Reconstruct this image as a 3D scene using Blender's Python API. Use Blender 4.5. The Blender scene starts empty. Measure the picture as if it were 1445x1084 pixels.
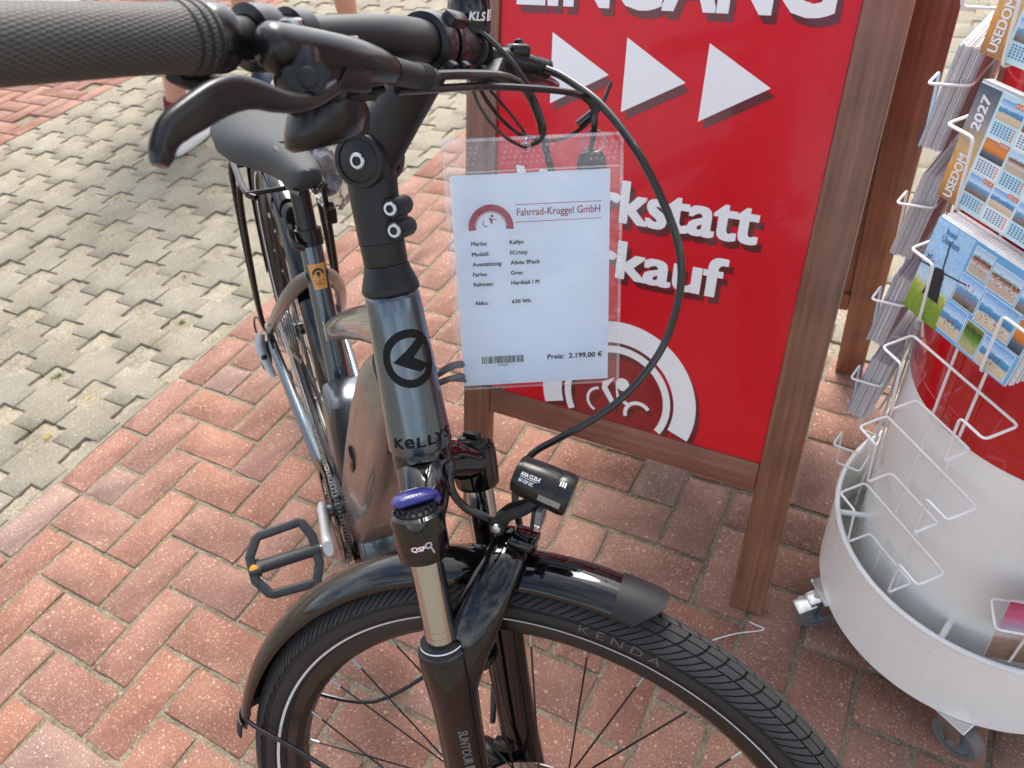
import bpy, bmesh, math, random
from mathutils import Vector, Matrix
random.seed(7)
R = math.radians
V = Vector

# ------------------------------------------------------------------ camera
scene = bpy.context.scene
CAM_POS = V((-0.25666, -1.49714, 1.30075))
CAM_ROT = Matrix(((0.46422, 0.640971, -0.611274), (-0.878531, 0.245465, -0.409792), (-0.112619, 0.727257, 0.677063)))
cam_data = bpy.data.cameras.new("camera")
cam = bpy.data.objects.new("camera", cam_data)
scene.collection.objects.link(cam)
cam.matrix_world = Matrix.Translation(CAM_POS) @ CAM_ROT.to_4x4()
cam_data.sensor_width = 36.0
cam_data.lens = 36.0 * 1061.1 / 1445.0
cam_data.clip_start = 0.02
cam_data.clip_end = 2000
cam_data.dof.use_dof = True
cam_data.dof.focus_distance = 0.76
cam_data.dof.aperture_fstop = 11.0
scene.camera = cam

# ------------------------------------------------------------------ sky, sun, exposure
SUN_AZ, SUN_EL = R(24), R(52)
world = bpy.data.worlds.new("World")
scene.world = world
world.use_nodes = True
wn = world.node_tree
wn.nodes.clear()
w_out = wn.nodes.new("ShaderNodeOutputWorld")
w_bg = wn.nodes.new("ShaderNodeBackground")
w_sky = wn.nodes.new("ShaderNodeTexSky")
w_sky.sky_type = 'NISHITA'
w_sky.sun_disc = False
w_sky.sun_elevation = SUN_EL
w_sky.sun_rotation = R(90) - SUN_AZ
w_sky.dust_density = 3.0
w_bg.inputs[1].default_value = 0.15
w_tc = wn.nodes.new("ShaderNodeTexCoord")
w_map = wn.nodes.new("ShaderNodeMapping")
w_map.inputs['Scale'].default_value = (1.0, 1.0, 2.6)
w_noise = wn.nodes.new("ShaderNodeTexNoise")
w_noise.inputs['Scale'].default_value = 2.6
w_noise.inputs['Detail'].default_value = 7
w_noise.inputs['Roughness'].default_value = 0.58
w_ramp = wn.nodes.new("ShaderNodeValToRGB")
w_ramp.color_ramp.elements[0].position = 0.43
w_ramp.color_ramp.elements[1].position = 0.62
w_mix = wn.nodes.new("ShaderNodeMixRGB")
w_bw = wn.nodes.new("ShaderNodeRGBToBW")
w_cl = wn.nodes.new("ShaderNodeMath"); w_cl.operation = 'MULTIPLY_ADD'
w_cl.inputs[1].default_value = 1.7
w_cl.inputs[2].default_value = 1.6
wn.links.new(w_sky.outputs[0], w_bw.inputs[0])
wn.links.new(w_bw.outputs[0], w_cl.inputs[0])
wn.links.new(w_cl.outputs[0], w_mix.inputs[2])
wn.links.new(w_tc.outputs['Generated'], w_map.inputs[0])
wn.links.new(w_map.outputs[0], w_noise.inputs['Vector'])
wn.links.new(w_noise.outputs[0], w_ramp.inputs[0])
wn.links.new(w_ramp.outputs[0], w_mix.inputs[0])
wn.links.new(w_sky.outputs[0], w_mix.inputs[1])
wn.links.new(w_mix.outputs[0], w_bg.inputs[0])
wn.links.new(w_bg.outputs[0], w_out.inputs[0])

sun_data = bpy.data.lights.new("sun", 'SUN')
sun_data.energy = 2.25
sun_data.angle = R(28)
sun_data.color = (1.0, 0.94, 0.86)
sun = bpy.data.objects.new("sun", sun_data)
scene.collection.objects.link(sun)
sun_dir = V((math.cos(SUN_AZ) * math.cos(SUN_EL), math.sin(SUN_AZ) * math.cos(SUN_EL), math.sin(SUN_EL)))
sun.rotation_euler = sun_dir.to_track_quat('Z', 'Y').to_euler()
sun.location = sun_dir * 20
scene.view_settings.view_transform = 'Standard'
scene.view_settings.look = 'None'
scene.view_settings.gamma = 1.0
scene.view_settings.exposure = 1.13
scene.render.engine = 'CYCLES'

# ------------------------------------------------------------------ helpers
COL = scene.collection
WM = {}


def to_px(p):
    d = CAM_ROT.transposed() @ (V(p) - CAM_POS)
    if d.z > -0.05:
        return None
    return (722.5 + 1061.1 * d.x / -d.z, 542 - 1061.1 * d.y / -d.z, -d.z)


def put(name, data, parent=None, M=None, label=None, cat=None, group=None, kind=None):
    o = bpy.data.objects.new(name, data)
    COL.objects.link(o)
    M = M.copy() if M is not None else Matrix()
    WM[o] = M
    if parent is not None:
        o.parent = parent
        o.matrix_parent_inverse = WM[parent].inverted()
    o.matrix_basis = M
    if label: o['label'] = label
    if cat: o['category'] = cat
    if group: o['group'] = group
    if kind: o['kind'] = kind
    return o


def empty(name, loc, label, cat, group=None):
    return put(name, None, None, Matrix.Translation(V(loc)), label, cat, group)


def catmull(pts, n=6):
    pts = [V(p) for p in pts]
    if len(pts) < 3:
        return pts
    P = [pts[0] * 2 - pts[1]] + pts + [pts[-1] * 2 - pts[-2]]
    out = []
    for i in range(1, len(P) - 2):
        p0, p1, p2, p3 = P[i - 1:i + 3]
        for k in range(n):
            t = k / n
            out.append(0.5 * ((2 * p1) + (p2 - p0) * t + (2 * p0 - 5 * p1 + 4 * p2 - p3) * t * t + (3 * p1 - p0 - 3 * p2 + p3) * t ** 3))
    out.append(pts[-1])
    return out


def lerp_list(vals, n):
    m = len(vals)
    out = []
    for i in range(n):
        t = i / (n - 1) * (m - 1)
        k = min(int(t), m - 2)
        f = t - k
        a, b = vals[k], vals[k + 1]
        if isinstance(a, tuple):
            out.append(tuple(x + (y - x) * f for x, y in zip(a, b)))
        else:
            out.append(a + (b - a) * f)
    return out


class MB:
    def __init__(s):
        s.v = []
        s.f = []
        s.mi = []
        s.m = 0

    def add(s, verts, faces):
        b = len(s.v)
        s.v += [tuple(p) for p in verts]
        for f in faces:
            s.f.append(tuple(b + i for i in f))
            s.mi.append(s.m)
        return s

    def rings(s, rings, cap=True, closed=False):
        n = len(rings[0])
        b = len(s.v)
        for r in rings:
            s.v += [tuple(p) for p in r]
        m = len(rings)
        for i in range(m if closed else m - 1):
            j = (i + 1) % m
            for k in range(n):
                l = (k + 1) % n
                s.f.append((b + i * n + k, b + i * n + l, b + j * n + l, b + j * n + k))
                s.mi.append(s.m)
        if cap and not closed:
            s.f.append(tuple(b + k for k in reversed(range(n))))
            s.f.append(tuple(b + (m - 1) * n + k for k in range(n)))
            s.mi += [s.m, s.m]
        return s

    def tube(s, pts, r, seg=12, up=None, smooth=0, cap=True, closed=False, pw=2.0):
        pts = [V(p) for p in pts]
        if smooth:
            pts = catmull(pts, smooth)
        n = len(pts)
        rr = r if isinstance(r, (list,)) else [r, r]
        rr = lerp_list(rr, n)
        u = None
        rings = []
        for i, p in enumerate(pts):
            if closed:
                t = (pts[(i + 1) % n] - pts[i - 1]).normalized()
            else:
                t = (pts[min(i + 1, n - 1)] - pts[max(i - 1, 0)]).normalized()
            if up is not None:
                u = V(up) - t * V(up).dot(t)
                u.normalize()
            elif u is None:
                a = V((0, 0, 1)) if abs(t.z) < 0.9 else V((1, 0, 0))
                u = (a - t * a.dot(t)).normalized()
            else:
                u = (u - t * u.dot(t)).normalized()
            w = t.cross(u)
            ra, rb = rr[i] if isinstance(rr[i], tuple) else (rr[i], rr[i])
            sq = lambda c: math.copysign(abs(c) ** (2 / pw), c)
            rings.append([p + u * (ra * sq(math.cos(2 * math.pi * (k + .5) / seg))) + w * (rb * sq(math.sin(2 * math.pi * (k + .5) / seg))) for k in range(seg)])
        return s.rings(rings, cap, closed)

    def lathe(s, prof, origin=(0, 0, 0), axis=(0, 0, 1), seg=32, closed=False, cap=True, ref=None, a0=0, a1=360):
        o = V(origin)
        z = V(axis).normalized()
        a = V(ref) if ref is not None else (V((1, 0, 0)) if abs(z.x) < 0.9 else V((0, 1, 0)))
        x = (a - z * a.dot(z)).normalized()
        y = z.cross(x)
        full = abs(a1 - a0) >= 359.9
        n = seg if full else seg + 1
        rings = []
        for k in range(n):
            t = R(a0 + (a1 - a0) * k / seg)
            d = x * math.cos(t) + y * math.sin(t)
            rings.append([o + d * r + z * h for r, h in prof])
        m = len(prof)
        b = len(s.v)
        for r in rings:
            s.v += [tuple(p) for p in r]
        for i in range(n if full else n - 1):
            j = (i + 1) % n
            for k in range(m if closed else m - 1):
                l = (k + 1) % m
                s.f.append((b + i * m + k, b + j * m + k, b + j * m + l, b + i * m + l))
                s.mi.append(s.m)
        if cap and full and not closed:
            if prof[0][0] > 1e-6:
                s.f.append(tuple(b + i * m for i in reversed(range(n)))); s.mi.append(s.m)
            if prof[-1][0] > 1e-6:
                s.f.append(tuple(b + i * m + m - 1 for i in range(n))); s.mi.append(s.m)
        return s

    def box(s, c, size, bev=0.0, M=None, seg=1):
        bm = bmesh.new()
        bmesh.ops.create_cube(bm, size=1)
        for v in bm.verts:
            v.co = V((v.co.x * size[0], v.co.y * size[1], v.co.z * size[2]))
        if bev > 0:
            bmesh.ops.bevel(bm, geom=bm.edges[:], offset=bev, segments=seg, affect='EDGES', profile=0.5)
        T = Matrix.Translation(V(c)) @ (M.to_4x4() if M is not None else Matrix())
        bm.verts.ensure_lookup_table()
        vs = [T @ v.co for v in bm.verts]
        fs = [[v.index for v in f.verts] for f in bm.faces]
        bm.free()
        return s.add(vs, fs)

    def prism(s, poly, o, ex, ey, th, off=0.0):
        """outline in the plane (ex, ey), from offset off to off+th along ex x ey"""
        o, ex, ey = V(o), V(ex), V(ey)
        n = ex.cross(ey).normalized()
        k = len(poly)
        top = [o + ex * x + ey * y + n * (off + th) for x, y in poly]
        if th == 0:
            return s.add(top, [tuple(range(k))])
        bot = [o + ex * x + ey * y + n * off for x, y in poly]
        fs = [tuple(range(k)), tuple(reversed(range(k, 2 * k)))]
        fs += [(i, k + i, k + (i + 1) % k, (i + 1) % k) for i in range(k)]
        return s.add(top + bot, fs)

    def sphere(s, c, r, seg=12, rings=8):
        pr = [(max(1e-7, r * math.sin(math.pi * i / rings)), -r * math.cos(math.pi * i / rings)) for i in range(rings + 1)]
        return s.lathe(pr, c, (0, 0, 1), seg, cap=False)

    def mesh(s, name, mats, smooth=True, angle=35):
        me = bpy.data.meshes.new(name)
        me.from_pydata(s.v, [], s.f)
        for m in (mats if isinstance(mats, (list, tuple)) else [mats]):
            me.materials.append(m)
        if isinstance(mats, (list, tuple)) and len(mats) > 1:
            me.polygons.foreach_set('material_index', s.mi)
        me.validate()
        bm = bmesh.new()
        bm.from_mesh(me)
        bmesh.ops.recalc_face_normals(bm, faces=bm.faces[:])
        bm.to_mesh(me)
        bm.free()
        if smooth:
            me.polygons.foreach_set('use_smooth', [True] * len(me.polygons))
            me.set_sharp_from_angle(angle=R(angle))
        me.update()
        return me

    def obj(s, name, mat, parent=None, M=None, smooth=True, angle=35, **kw):
        return put(name, s.mesh(name, mat, smooth, angle), parent, M, **kw)


_text_cache = {}


def text2d(body, bold=0.0, space=1.0, shear=0.0):
    key = (body, bold, space, shear)
    if key in _text_cache:
        return _text_cache[key]
    cu = bpy.data.curves.new("t", 'FONT')
    cu.body = body
    cu.size = 1
    cu.offset = bold
    cu.space_character = space
    cu.shear = shear
    cu.resolution_u = 3
    ob = bpy.data.objects.new("t", cu)
    COL.objects.link(ob)
    bpy.context.view_layer.update()
    me = bpy.data.meshes.new_from_object(ob.evaluated_get(bpy.context.evaluated_depsgraph_get()))
    vs = [(v.co.x, v.co.y) for v in me.vertices]
    fs = [tuple(p.vertices) for p in me.polygons]
    bpy.data.objects.remove(ob)
    bpy.data.curves.remove(cu)
    bpy.data.meshes.remove(me)
    x0 = min(v[0] for v in vs); x1 = max(v[0] for v in vs)
    y0 = min(v[1] for v in vs); y1 = max(v[1] for v in vs)
    _text_cache[key] = (vs, fs, (x0, y0, x1, y1))
    return _text_cache[key]


def text_box(mb, body, x0, y0, x1, y1, fn, bold=0.02, space=1.0, shear=0.0, flip=1):
    """text stretched into the box, mapped by fn(x, y) to 3D"""
    vs, fs, (a, b, c, d) = text2d(body, 0.0, space, shear)
    sx, sy = (x1 - x0) / (c - a), (y1 - y0) / (d - b)
    bx, by = bold * sx, bold * sy
    flat = [(x0 + bx + (x - a) * (sx - 2 * bx / (c - a)), y0 + by + (y - b) * (sy - 2 * by / (d - b))) for x, y in vs]
    bold_add(mb, flat, fs, fn, bx, by, flip)
    return mb


def bold_add(mb, flat, fs, fn, bx, by, flip=1):
    """heavier strokes: shifted copies, each a hair above the last"""
    offs = [(0, 0)] if bx <= 0 else [(i, j * .6) for j in (-1, 0, 1) for i in (-1, -.5, 0, .5, 1)]
    e = 1e-4
    for k, (ox, oy) in enumerate(offs):
        pts = []
        for x, y in flat:
            x += ox * bx; y += oy * by
            p = V(fn(x, y))
            if k:
                n = (V(fn(x + e, y)) - p).cross(V(fn(x, y + e)) - p)
                if n.length > 0:
                    p = p + n.normalized() * (flip * k * 1.2e-5)
            pts.append(p)
        mb.add(pts, fs)


def annulus(mb, cx, cy, r0, r1, fn, a0=0, a1=360, n=48, clip=None):
    vs, fs = [], []
    for i in range(n + 1):
        t = R(a0 + (a1 - a0) * i / n)
        for r in (r0, r1):
            x, y = cx + r * math.cos(t), cy + r * math.sin(t)
            if clip is not None:
                y = max(y, clip)
            vs.append(fn(x, y))
    for i in range(n):
        fs.append((2 * i, 2 * i + 1, 2 * i + 3, 2 * i + 2))
    mb.add(vs, fs)
    return mb


# ------------------------------------------------------------------ materials
def mat(name, col, rough=0.5, metal=0.0, coat=0.0, noise=0.0, nscale=40.0, bump=0.0, bscale=200.0, rvar=0.0, spec=0.5, trans=0.0, ior=1.45, alpha=1.0, coords='Object'):
    m = bpy.data.materials.new(name)
    m.use_nodes = True
    nt = m.node_tree
    b = nt.nodes['Principled BSDF']
    b.inputs['Base Color'].default_value = (*col, 1)
    b.inputs['Roughness'].default_value = rough
    b.inputs['Metallic'].default_value = metal
    b.inputs['Coat Weight'].default_value = coat
    b.inputs['Coat Roughness'].default_value = 0.05
    b.inputs['Specular IOR Level'].default_value = spec
    b.inputs['Transmission Weight'].default_value = trans
    b.inputs['IOR'].default_value = ior
    b.inputs['Alpha'].default_value = alpha
    if noise or bump or rvar:
        tc = nt.nodes.new('ShaderNodeTexCoord')
        if noise or rvar:
            n = nt.nodes.new('ShaderNodeTexNoise')
            n.inputs['Scale'].default_value = nscale
            n.inputs['Detail'].default_value = 6
            nt.links.new(tc.outputs[coords], n.inputs['Vector'])
        if noise:
            hs = nt.nodes.new('ShaderNodeMixRGB')
            hs.inputs[1].default_value = (*[c * (1 - noise) for c in col], 1)
            hs.inputs[2].default_value = (*[min(1, c * (1 + noise)) for c in col], 1)
            nt.links.new(n.outputs[0], hs.inputs[0])
            nt.links.new(hs.outputs[0], b.inputs['Base Color'])
        if rvar:
            mr = nt.nodes.new('ShaderNodeMapRange')
            mr.inputs[1].default_value = 0.3
            mr.inputs[2].default_value = 0.7
            mr.inputs[3].default_value = max(0, rough - rvar)
            mr.inputs[4].default_value = rough + rvar
            nt.links.new(n.outputs[0], mr.inputs[0])
            nt.links.new(mr.outputs[0], b.inputs['Roughness'])
        if bump:
            n2 = nt.nodes.new('ShaderNodeTexNoise')
            n2.inputs['Scale'].default_value = bscale
            n2.inputs['Detail'].default_value = 4
            nt.links.new(tc.outputs[coords], n2.inputs['Vector'])
            bp = nt.nodes.new('ShaderNodeBump')
            bp.inputs['Strength'].default_value = bump
            bp.inputs['Distance'].default_value = 0.002
            nt.links.new(n2.outputs[0], bp.inputs['Height'])
            nt.links.new(bp.outputs[0], b.inputs['Normal'])
    return m


def node(nt, typ, **kw):
    n = nt.nodes.new(typ)
    for k, v in kw.items():
        n.inputs[k].default_value = v
    return n


def stone_mat(name, c_lo, c_hi, speck, speck_amt, tint=0.12, grain=260, bump=0.5, patch=5.0, patch_col=None):
    """grainy stone: per-piece tint, large patches, grain and light specks"""
    m = bpy.data.materials.new(name)
    m.use_nodes = True
    nt = m.node_tree
    L = nt.links.new
    b = nt.nodes['Principled BSDF']
    b.inputs['Roughness'].default_value = 0.9
    b.inputs['Specular IOR Level'].default_value = 0.25
    geo = nt.nodes.new('ShaderNodeNewGeometry')
    info = nt.nodes.new('ShaderNodeObjectInfo')
    pos = geo.outputs['Position']
    n1 = node(nt, 'ShaderNodeTexNoise', Scale=patch, Detail=5.0, Roughness=0.6)
    n2 = node(nt, 'ShaderNodeTexNoise', Scale=grain, Detail=3.0, Roughness=0.7)
    L(pos, n1.inputs['Vector']); L(pos, n2.inputs['Vector'])
    add = nt.nodes.new('ShaderNodeMath'); add.operation = 'MULTIPLY_ADD'
    add.inputs[1].default_value = 0.45
    L(n1.outputs[0], add.inputs[0])
    mul = nt.nodes.new('ShaderNodeMath'); mul.operation = 'MULTIPLY'
    mul.inputs[1].default_value = 0.55
    L(n2.outputs[0], mul.inputs[0]); L(mul.outputs[0], add.inputs[2])
    ramp = nt.nodes.new('ShaderNodeValToRGB')
    ramp.color_ramp.elements[0].position = 0.38
    ramp.color_ramp.elements[1].position = 0.62
    ramp.color_ramp.elements[0].color = (*c_lo, 1)
    ramp.color_ramp.elements[1].color = (*c_hi, 1)
    L(add.outputs[0], ramp.inputs[0])
    # tint per piece
    hsv = nt.nodes.new('ShaderNodeHueSaturation')
    mr = nt.nodes.new('ShaderNodeMapRange')
    mr.inputs[3].default_value = 1 - tint; mr.inputs[4].default_value = 1 + tint
    L(info.outputs['Random'], mr.inputs[0]); L(mr.outputs[0], hsv.inputs['Value'])
    mr2 = nt.nodes.new('ShaderNodeMapRange')
    mr2.inputs[3].default_value = 0.90; mr2.inputs[4].default_value = 1.04
    mm = nt.nodes.new('ShaderNodeMath'); mm.operation = 'FRACT'
    mx = nt.nodes.new('ShaderNodeMath'); mx.operation = 'MULTIPLY'; mx.inputs[1].default_value = 7.13
    L(info.outputs['Random'], mx.inputs[0]); L(mx.outputs[0], mm.inputs[0]); L(mm.outputs[0], mr2.inputs[0])
    L(mr2.outputs[0], hsv.inputs['Saturation'])
    L(ramp.outputs[0], hsv.inputs['Color'])
    col = hsv.outputs[0]
    if patch_col:
        n4 = node(nt, 'ShaderNodeTexNoise', Scale=2.3, Detail=6.0, Roughness=0.65)
        L(pos, n4.inputs['Vector'])
        r4 = nt.nodes.new('ShaderNodeValToRGB')
        r4.color_ramp.elements[0].position = 0.5; r4.color_ramp.elements[1].position = 0.72
        r4.color_ramp.elements[1].color = (0.4, 0.4, 0.4, 1)
        L(n4.outputs[0], r4.inputs[0])
        m4 = nt.nodes.new('ShaderNodeMixRGB')
        m4.inputs[2].default_value = (*patch_col, 1)
        L(r4.outputs[0], m4.inputs[0]); L(col, m4.inputs[1])
        col = m4.outputs[0]
    for sc, lo in ((250.0, 0.1), (135.0, 0.50), (85.0, 0.84)):
        vo = node(nt, 'ShaderNodeTexVoronoi', Scale=sc, Randomness=1.0)
        L(pos, vo.inputs['Vector'])
        # only some cells carry a chip
        th = nt.nodes.new('ShaderNodeMath'); th.operation = 'LESS_THAN'
        th.inputs[1].default_value = 0.30 if lo == 0.1 else 0.25
        L(vo.outputs['Distance'], th.inputs[0])
        sep = nt.nodes.new('ShaderNodeSeparateColor')
        L(vo.outputs['Color'], sep.inputs[0])
        th2 = nt.nodes.new('ShaderNodeMath'); th2.operation = 'GREATER_THAN'
        th2.inputs[1].default_value = 1 - speck_amt * (1 - lo)
        L(sep.outputs[0], th2.inputs[0])
        an = nt.nodes.new('ShaderNodeMath'); an.operation = 'MULTIPLY'
        L(th.outputs[0], an.inputs[0]); L(th2.outputs[0], an.inputs[1])
        an2 = nt.nodes.new('ShaderNodeMath'); an2.operation = 'MULTIPLY'; an2.inputs[1].default_value = 0.5
        L(an.outputs[0], an2.inputs[0])
        m5 = nt.nodes.new('ShaderNodeMixRGB')
        m5.inputs[2].default_value = (*speck, 1)
        L(an2.outputs[0], m5.inputs[0]); L(col, m5.inputs[1])
        col = m5.outputs[0]
    L(col, b.inputs['Base Color'])
    bp = nt.nodes.new('ShaderNodeBump')
    bp.inputs['Strength'].default_value = bump
    bp.inputs['Distance'].default_value = 0.003
    L(n2.outputs[0], bp.inputs['Height']); L(bp.outputs[0], b.inputs['Normal'])
    return m


def wood_mat(name, c1, c2, axis):
    m = bpy.data.materials.new(name)
    m.use_nodes = True
    nt = m.node_tree
    L = nt.links.new
    b = nt.nodes['Principled BSDF']
    b.inputs['Roughness'].default_value = 0.42
    b.inputs['Coat Weight'].default_value = 0.15
    b.inputs['Coat Roughness'].default_value = 0.3
    tc = nt.nodes.new('ShaderNodeTexCoord')
    mp = nt.nodes.new('ShaderNodeMapping')
    sc = [140, 140, 140]; sc[axis] = 5
    mp.inputs['Scale'].default_value = sc
    L(tc.outputs['Object'], mp.inputs[0])
    n = node(nt, 'ShaderNodeTexNoise', Scale=1.0, Detail=6.0, Roughness=0.6)
    L(mp.outputs[0], n.inputs['Vector'])
    n2 = node(nt, 'ShaderNodeTexNoise', Scale=9.0, Detail=3.0)
    L(tc.outputs['Object'], n2.inputs['Vector'])
    ad = nt.nodes.new('ShaderNodeMath'); ad.operation = 'MULTIPLY_ADD'; ad.inputs[1].default_value = 0.4
    L(n2.outputs[0], ad.inputs[0])
    ml = nt.nodes.new('ShaderNodeMath'); ml.operation = 'MULTIPLY'; ml.inputs[1].default_value = 0.6
    L(n.outputs[0], ml.inputs[0]); L(ml.outputs[0], ad.inputs[2])
    r = nt.nodes.new('ShaderNodeValToRGB')
    r.color_ramp.elements[0].position = 0.35; r.color_ramp.elements[1].position = 0.66
    r.color_ramp.elements[0].color = (*c1, 1); r.color_ramp.elements[1].color = (*c2, 1)
    L(ad.outputs[0], r.inputs[0]); L(r.outputs[0], b.inputs['Base Color'])
    bp = nt.nodes.new('ShaderNodeBump'); bp.inputs['Strength'].default_value = 0.35; bp.inputs['Distance'].default_value = 0.001
    L(n.outputs[0], bp.inputs['Height']); L(bp.outputs[0], b.inputs['Normal'])
    return m


def photo_mat(name, stops, scale=6.0, amount=0.25, seed=0.0):
    """a small printed landscape: colour bands from bottom to top, broken up by noise"""
    m = bpy.data.materials.new(name)
    m.use_nodes = True
    nt = m.node_tree
    L = nt.links.new
    b = nt.nodes['Principled BSDF']
    b.inputs['Roughness'].default_value = 0.25
    tc = nt.nodes.new('ShaderNodeTexCoord')
    uv = nt.nodes.new('ShaderNodeUVMap')
    n = node(nt, 'ShaderNodeTexNoise', Scale=scale, Detail=7.0, Roughness=0.7)
    mp = nt.nodes.new('ShaderNodeMapping')
    mp.inputs['Location'].default_value = (seed, seed * 0.7, 0)
    L(uv.outputs[0], mp.inputs[0]); L(mp.outputs[0], n.inputs['Vector'])
    sep = nt.nodes.new('ShaderNodeSeparateXYZ')
    L(uv.outputs[0], sep.inputs[0])
    ma = nt.nodes.new('ShaderNodeMath'); ma.operation = 'MULTIPLY_ADD'; ma.inputs[1].default_value = amount
    L(n.outputs[0], ma.inputs[0])
    sb = nt.nodes.new('ShaderNodeMath'); sb.operation = 'SUBTRACT'; sb.inputs[1].default_value = amount * 0.5
    L(sep.outputs[1], sb.inputs[0]); L(sb.outputs[0], ma.inputs[2])
    r = nt.nodes.new('ShaderNodeValToRGB')
    els = r.color_ramp.elements
    els[0].position = stops[0][0]; els[0].color = (*stops[0][1], 1)
    els[1].position = stops[-1][0]; els[1].color = (*stops[-1][1], 1)
    for p, c in stops[1:-1]:
        e = els.new(p); e.color = (*c, 1)
    L(ma.outputs[0], r.inputs[0])
    n2 = node(nt, 'ShaderNodeTexNoise', Scale=scale * 4, Detail=5.0)
    L(mp.outputs[0], n2.inputs['Vector'])
    mr = nt.nodes.new('ShaderNodeMapRange'); mr.inputs[3].default_value = 0.6; mr.inputs[4].default_value = 1.35
    L(n2.outputs[0], mr.inputs[0])
    hv = nt.nodes.new('ShaderNodeHueSaturation')
    L(mr.outputs[0], hv.inputs['Value']); L(r.outputs[0], hv.inputs['Color'])
    L(hv.outputs[0], b.inputs['Base Color'])
    return m


M_ = {}
M_['brick'] = stone_mat('red_brick', (0.165, 0.073, 0.050), (0.292, 0.152, 0.110), (0.56, 0.42, 0.33), 0.45, 0.05, 330, 0.5, 6.0, (0.20, 0.122, 0.088))
M_['brick_grey'] = stone_mat('greyish_brick', (0.180, 0.102, 0.078), (0.285, 0.182, 0.145), (0.56, 0.46, 0.40), 0.45, 0.07, 330, 0.5, 6.0)
M_['concrete'] = stone_mat('concrete', (0.162, 0.144, 0.106), (0.292, 0.264, 0.200), (0.54, 0.49, 0.37), 0.36, 0.07, 300, 0.9, 4.0, (0.24, 0.215, 0.165))
M_['sand'] = stone_mat('sand', (0.170, 0.144, 0.100), (0.330, 0.288, 0.212), (0.52, 0.47, 0.36), 0.30, 0.0, 120, 1.8, 9.0, (0.25, 0.20, 0.145))
M_['joint'] = stone_mat('joint_sand', (0.110, 0.088, 0.060), (0.290, 0.240, 0.170), (0.48, 0.42, 0.32), 0.25, 0.0, 220, 1.5, 14.0, (0.12, 0.11, 0.065))
M_['matte_black'] = mat('matte_black', (0.0085, 0.009, 0.010), 0.46, noise=0.1, bump=0.03, bscale=900, rvar=0.05, spec=0.4)
M_['satin_black'] = mat('satin_black', (0.007, 0.007, 0.008), 0.27, rvar=0.05, nscale=30, spec=0.45)
M_['gloss_black'] = mat('gloss_black', (0.0035, 0.0035, 0.004), 0.05, spec=0.5, coat=0.12)
M_['plastic_black'] = mat('plastic_black', (0.011, 0.0115, 0.0125), 0.5, spec=0.4, bump=0.08, bscale=1200)
M_['pedal'] = mat('pedal_plastic', (0.03, 0.034, 0.037), 0.55, bump=0.1, bscale=700)
M_['rubber'] = mat('tyre_rubber', (0.016, 0.015, 0.0145), 0.62, noise=0.25, nscale=60, bump=0.05, bscale=500)
M_['tread'] = mat('tread_rubber', (0.024, 0.024, 0.026), 0.6, noise=0.25, nscale=80)
M_['grip'] = mat('grip_rubber', (0.085, 0.082, 0.075), 0.6)
M_['rim'] = mat('rim_black', (0.008, 0.0075, 0.0075), 0.3, rvar=0.06)
M_['stripe'] = mat('reflective_stripe', (0.62, 0.64, 0.66), 0.45)
M_['chrome'] = mat('chrome', (0.40, 0.40, 0.405), 0.12, 1.0, rvar=0.02)
M_['steel'] = mat('steel', (0.40, 0.40, 0.40), 0.28, 1.0, rvar=0.06)
M_['dark_steel'] = mat('dark_steel', (0.18, 0.175, 0.17), 0.3, 1.0)
M_['sprocket_steel'] = mat('sprocket_steel', (0.55, 0.54, 0.52), 0.33, 0.9)
M_['crank_alloy'] = mat('crank_alloy', (0.60, 0.61, 0.61), 0.45, 0.45, rvar=0.05)
M_['alloy'] = mat('silver_alloy', (0.42, 0.43, 0.44), 0.38, 0.85, rvar=0.05)
M_['frame'] = mat('frame_paint', (0.072, 0.096, 0.120), 0.25, 0.85, coat=0.7, noise=0.15, nscale=900, rvar=0.03)
M_['frame_dark'] = mat('frame_paint_dark', (0.082, 0.092, 0.100), 0.27, 0.8, coat=0.3)
M_['saddle'] = mat('saddle_vinyl', (0.042, 0.046, 0.050), 0.62, bump=0.1, bscale=800, spec=0.3)
M_['cable'] = mat('cable_housing', (0.012, 0.012, 0.0125), 0.28, coat=0.2)
M_['blue'] = mat('blue_plastic', (0.018, 0.022, 0.16), 0.3, coat=0.3)
M_['amber'] = mat('amber_reflector', (0.85, 0.33, 0.01), 0.2, coat=0.6)
M_['white_print'] = mat('white_print', (0.78, 0.78, 0.78), 0.5)
M_['grey_print'] = mat('grey_print', (0.35, 0.34, 0.34), 0.4)
M_['dim_print'] = mat('dim_print', (0.11, 0.11, 0.115), 0.3)
M_['tan_print'] = mat('tan_print', (0.095, 0.082, 0.066), 0.5)
M_['black_print'] = mat('black_print', (0.004, 0.004, 0.005), 0.45, spec=0.2)
M_['cream_print'] = mat('cream_print', (0.62, 0.60, 0.36), 0.4)
M_['red_dark_print'] = mat('dark_red_print', (0.13, 0.012, 0.014), 0.3, coat=0.4)
M_['sticker'] = mat('orange_sticker', (0.55, 0.27, 0.07), 0.35, 0.2, noise=0.2, nscale=90)
M_['paper'] = mat('paper', (0.83, 0.90, 1.0), 0.65)
M_['paper_edge'] = mat('paper_edges', (0.74, 0.73, 0.74), 0.7, noise=0.2, nscale=300)
M_['ink'] = mat('ink', (0.02, 0.02, 0.022), 0.6)
M_['logo_red'] = mat('logo_red', (0.42, 0.03, 0.06), 0.5)
M_['red'] = mat('red_sign_panel', (0.66, 0.008, 0.019), 0.30, coat=0.12, rvar=0.08, nscale=6, bump=0.02, bscale=30, spec=0.3)
M_['sign_white'] = mat('sign_white', (0.88, 0.88, 0.88), 0.35, noise=0.02, nscale=20)
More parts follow.
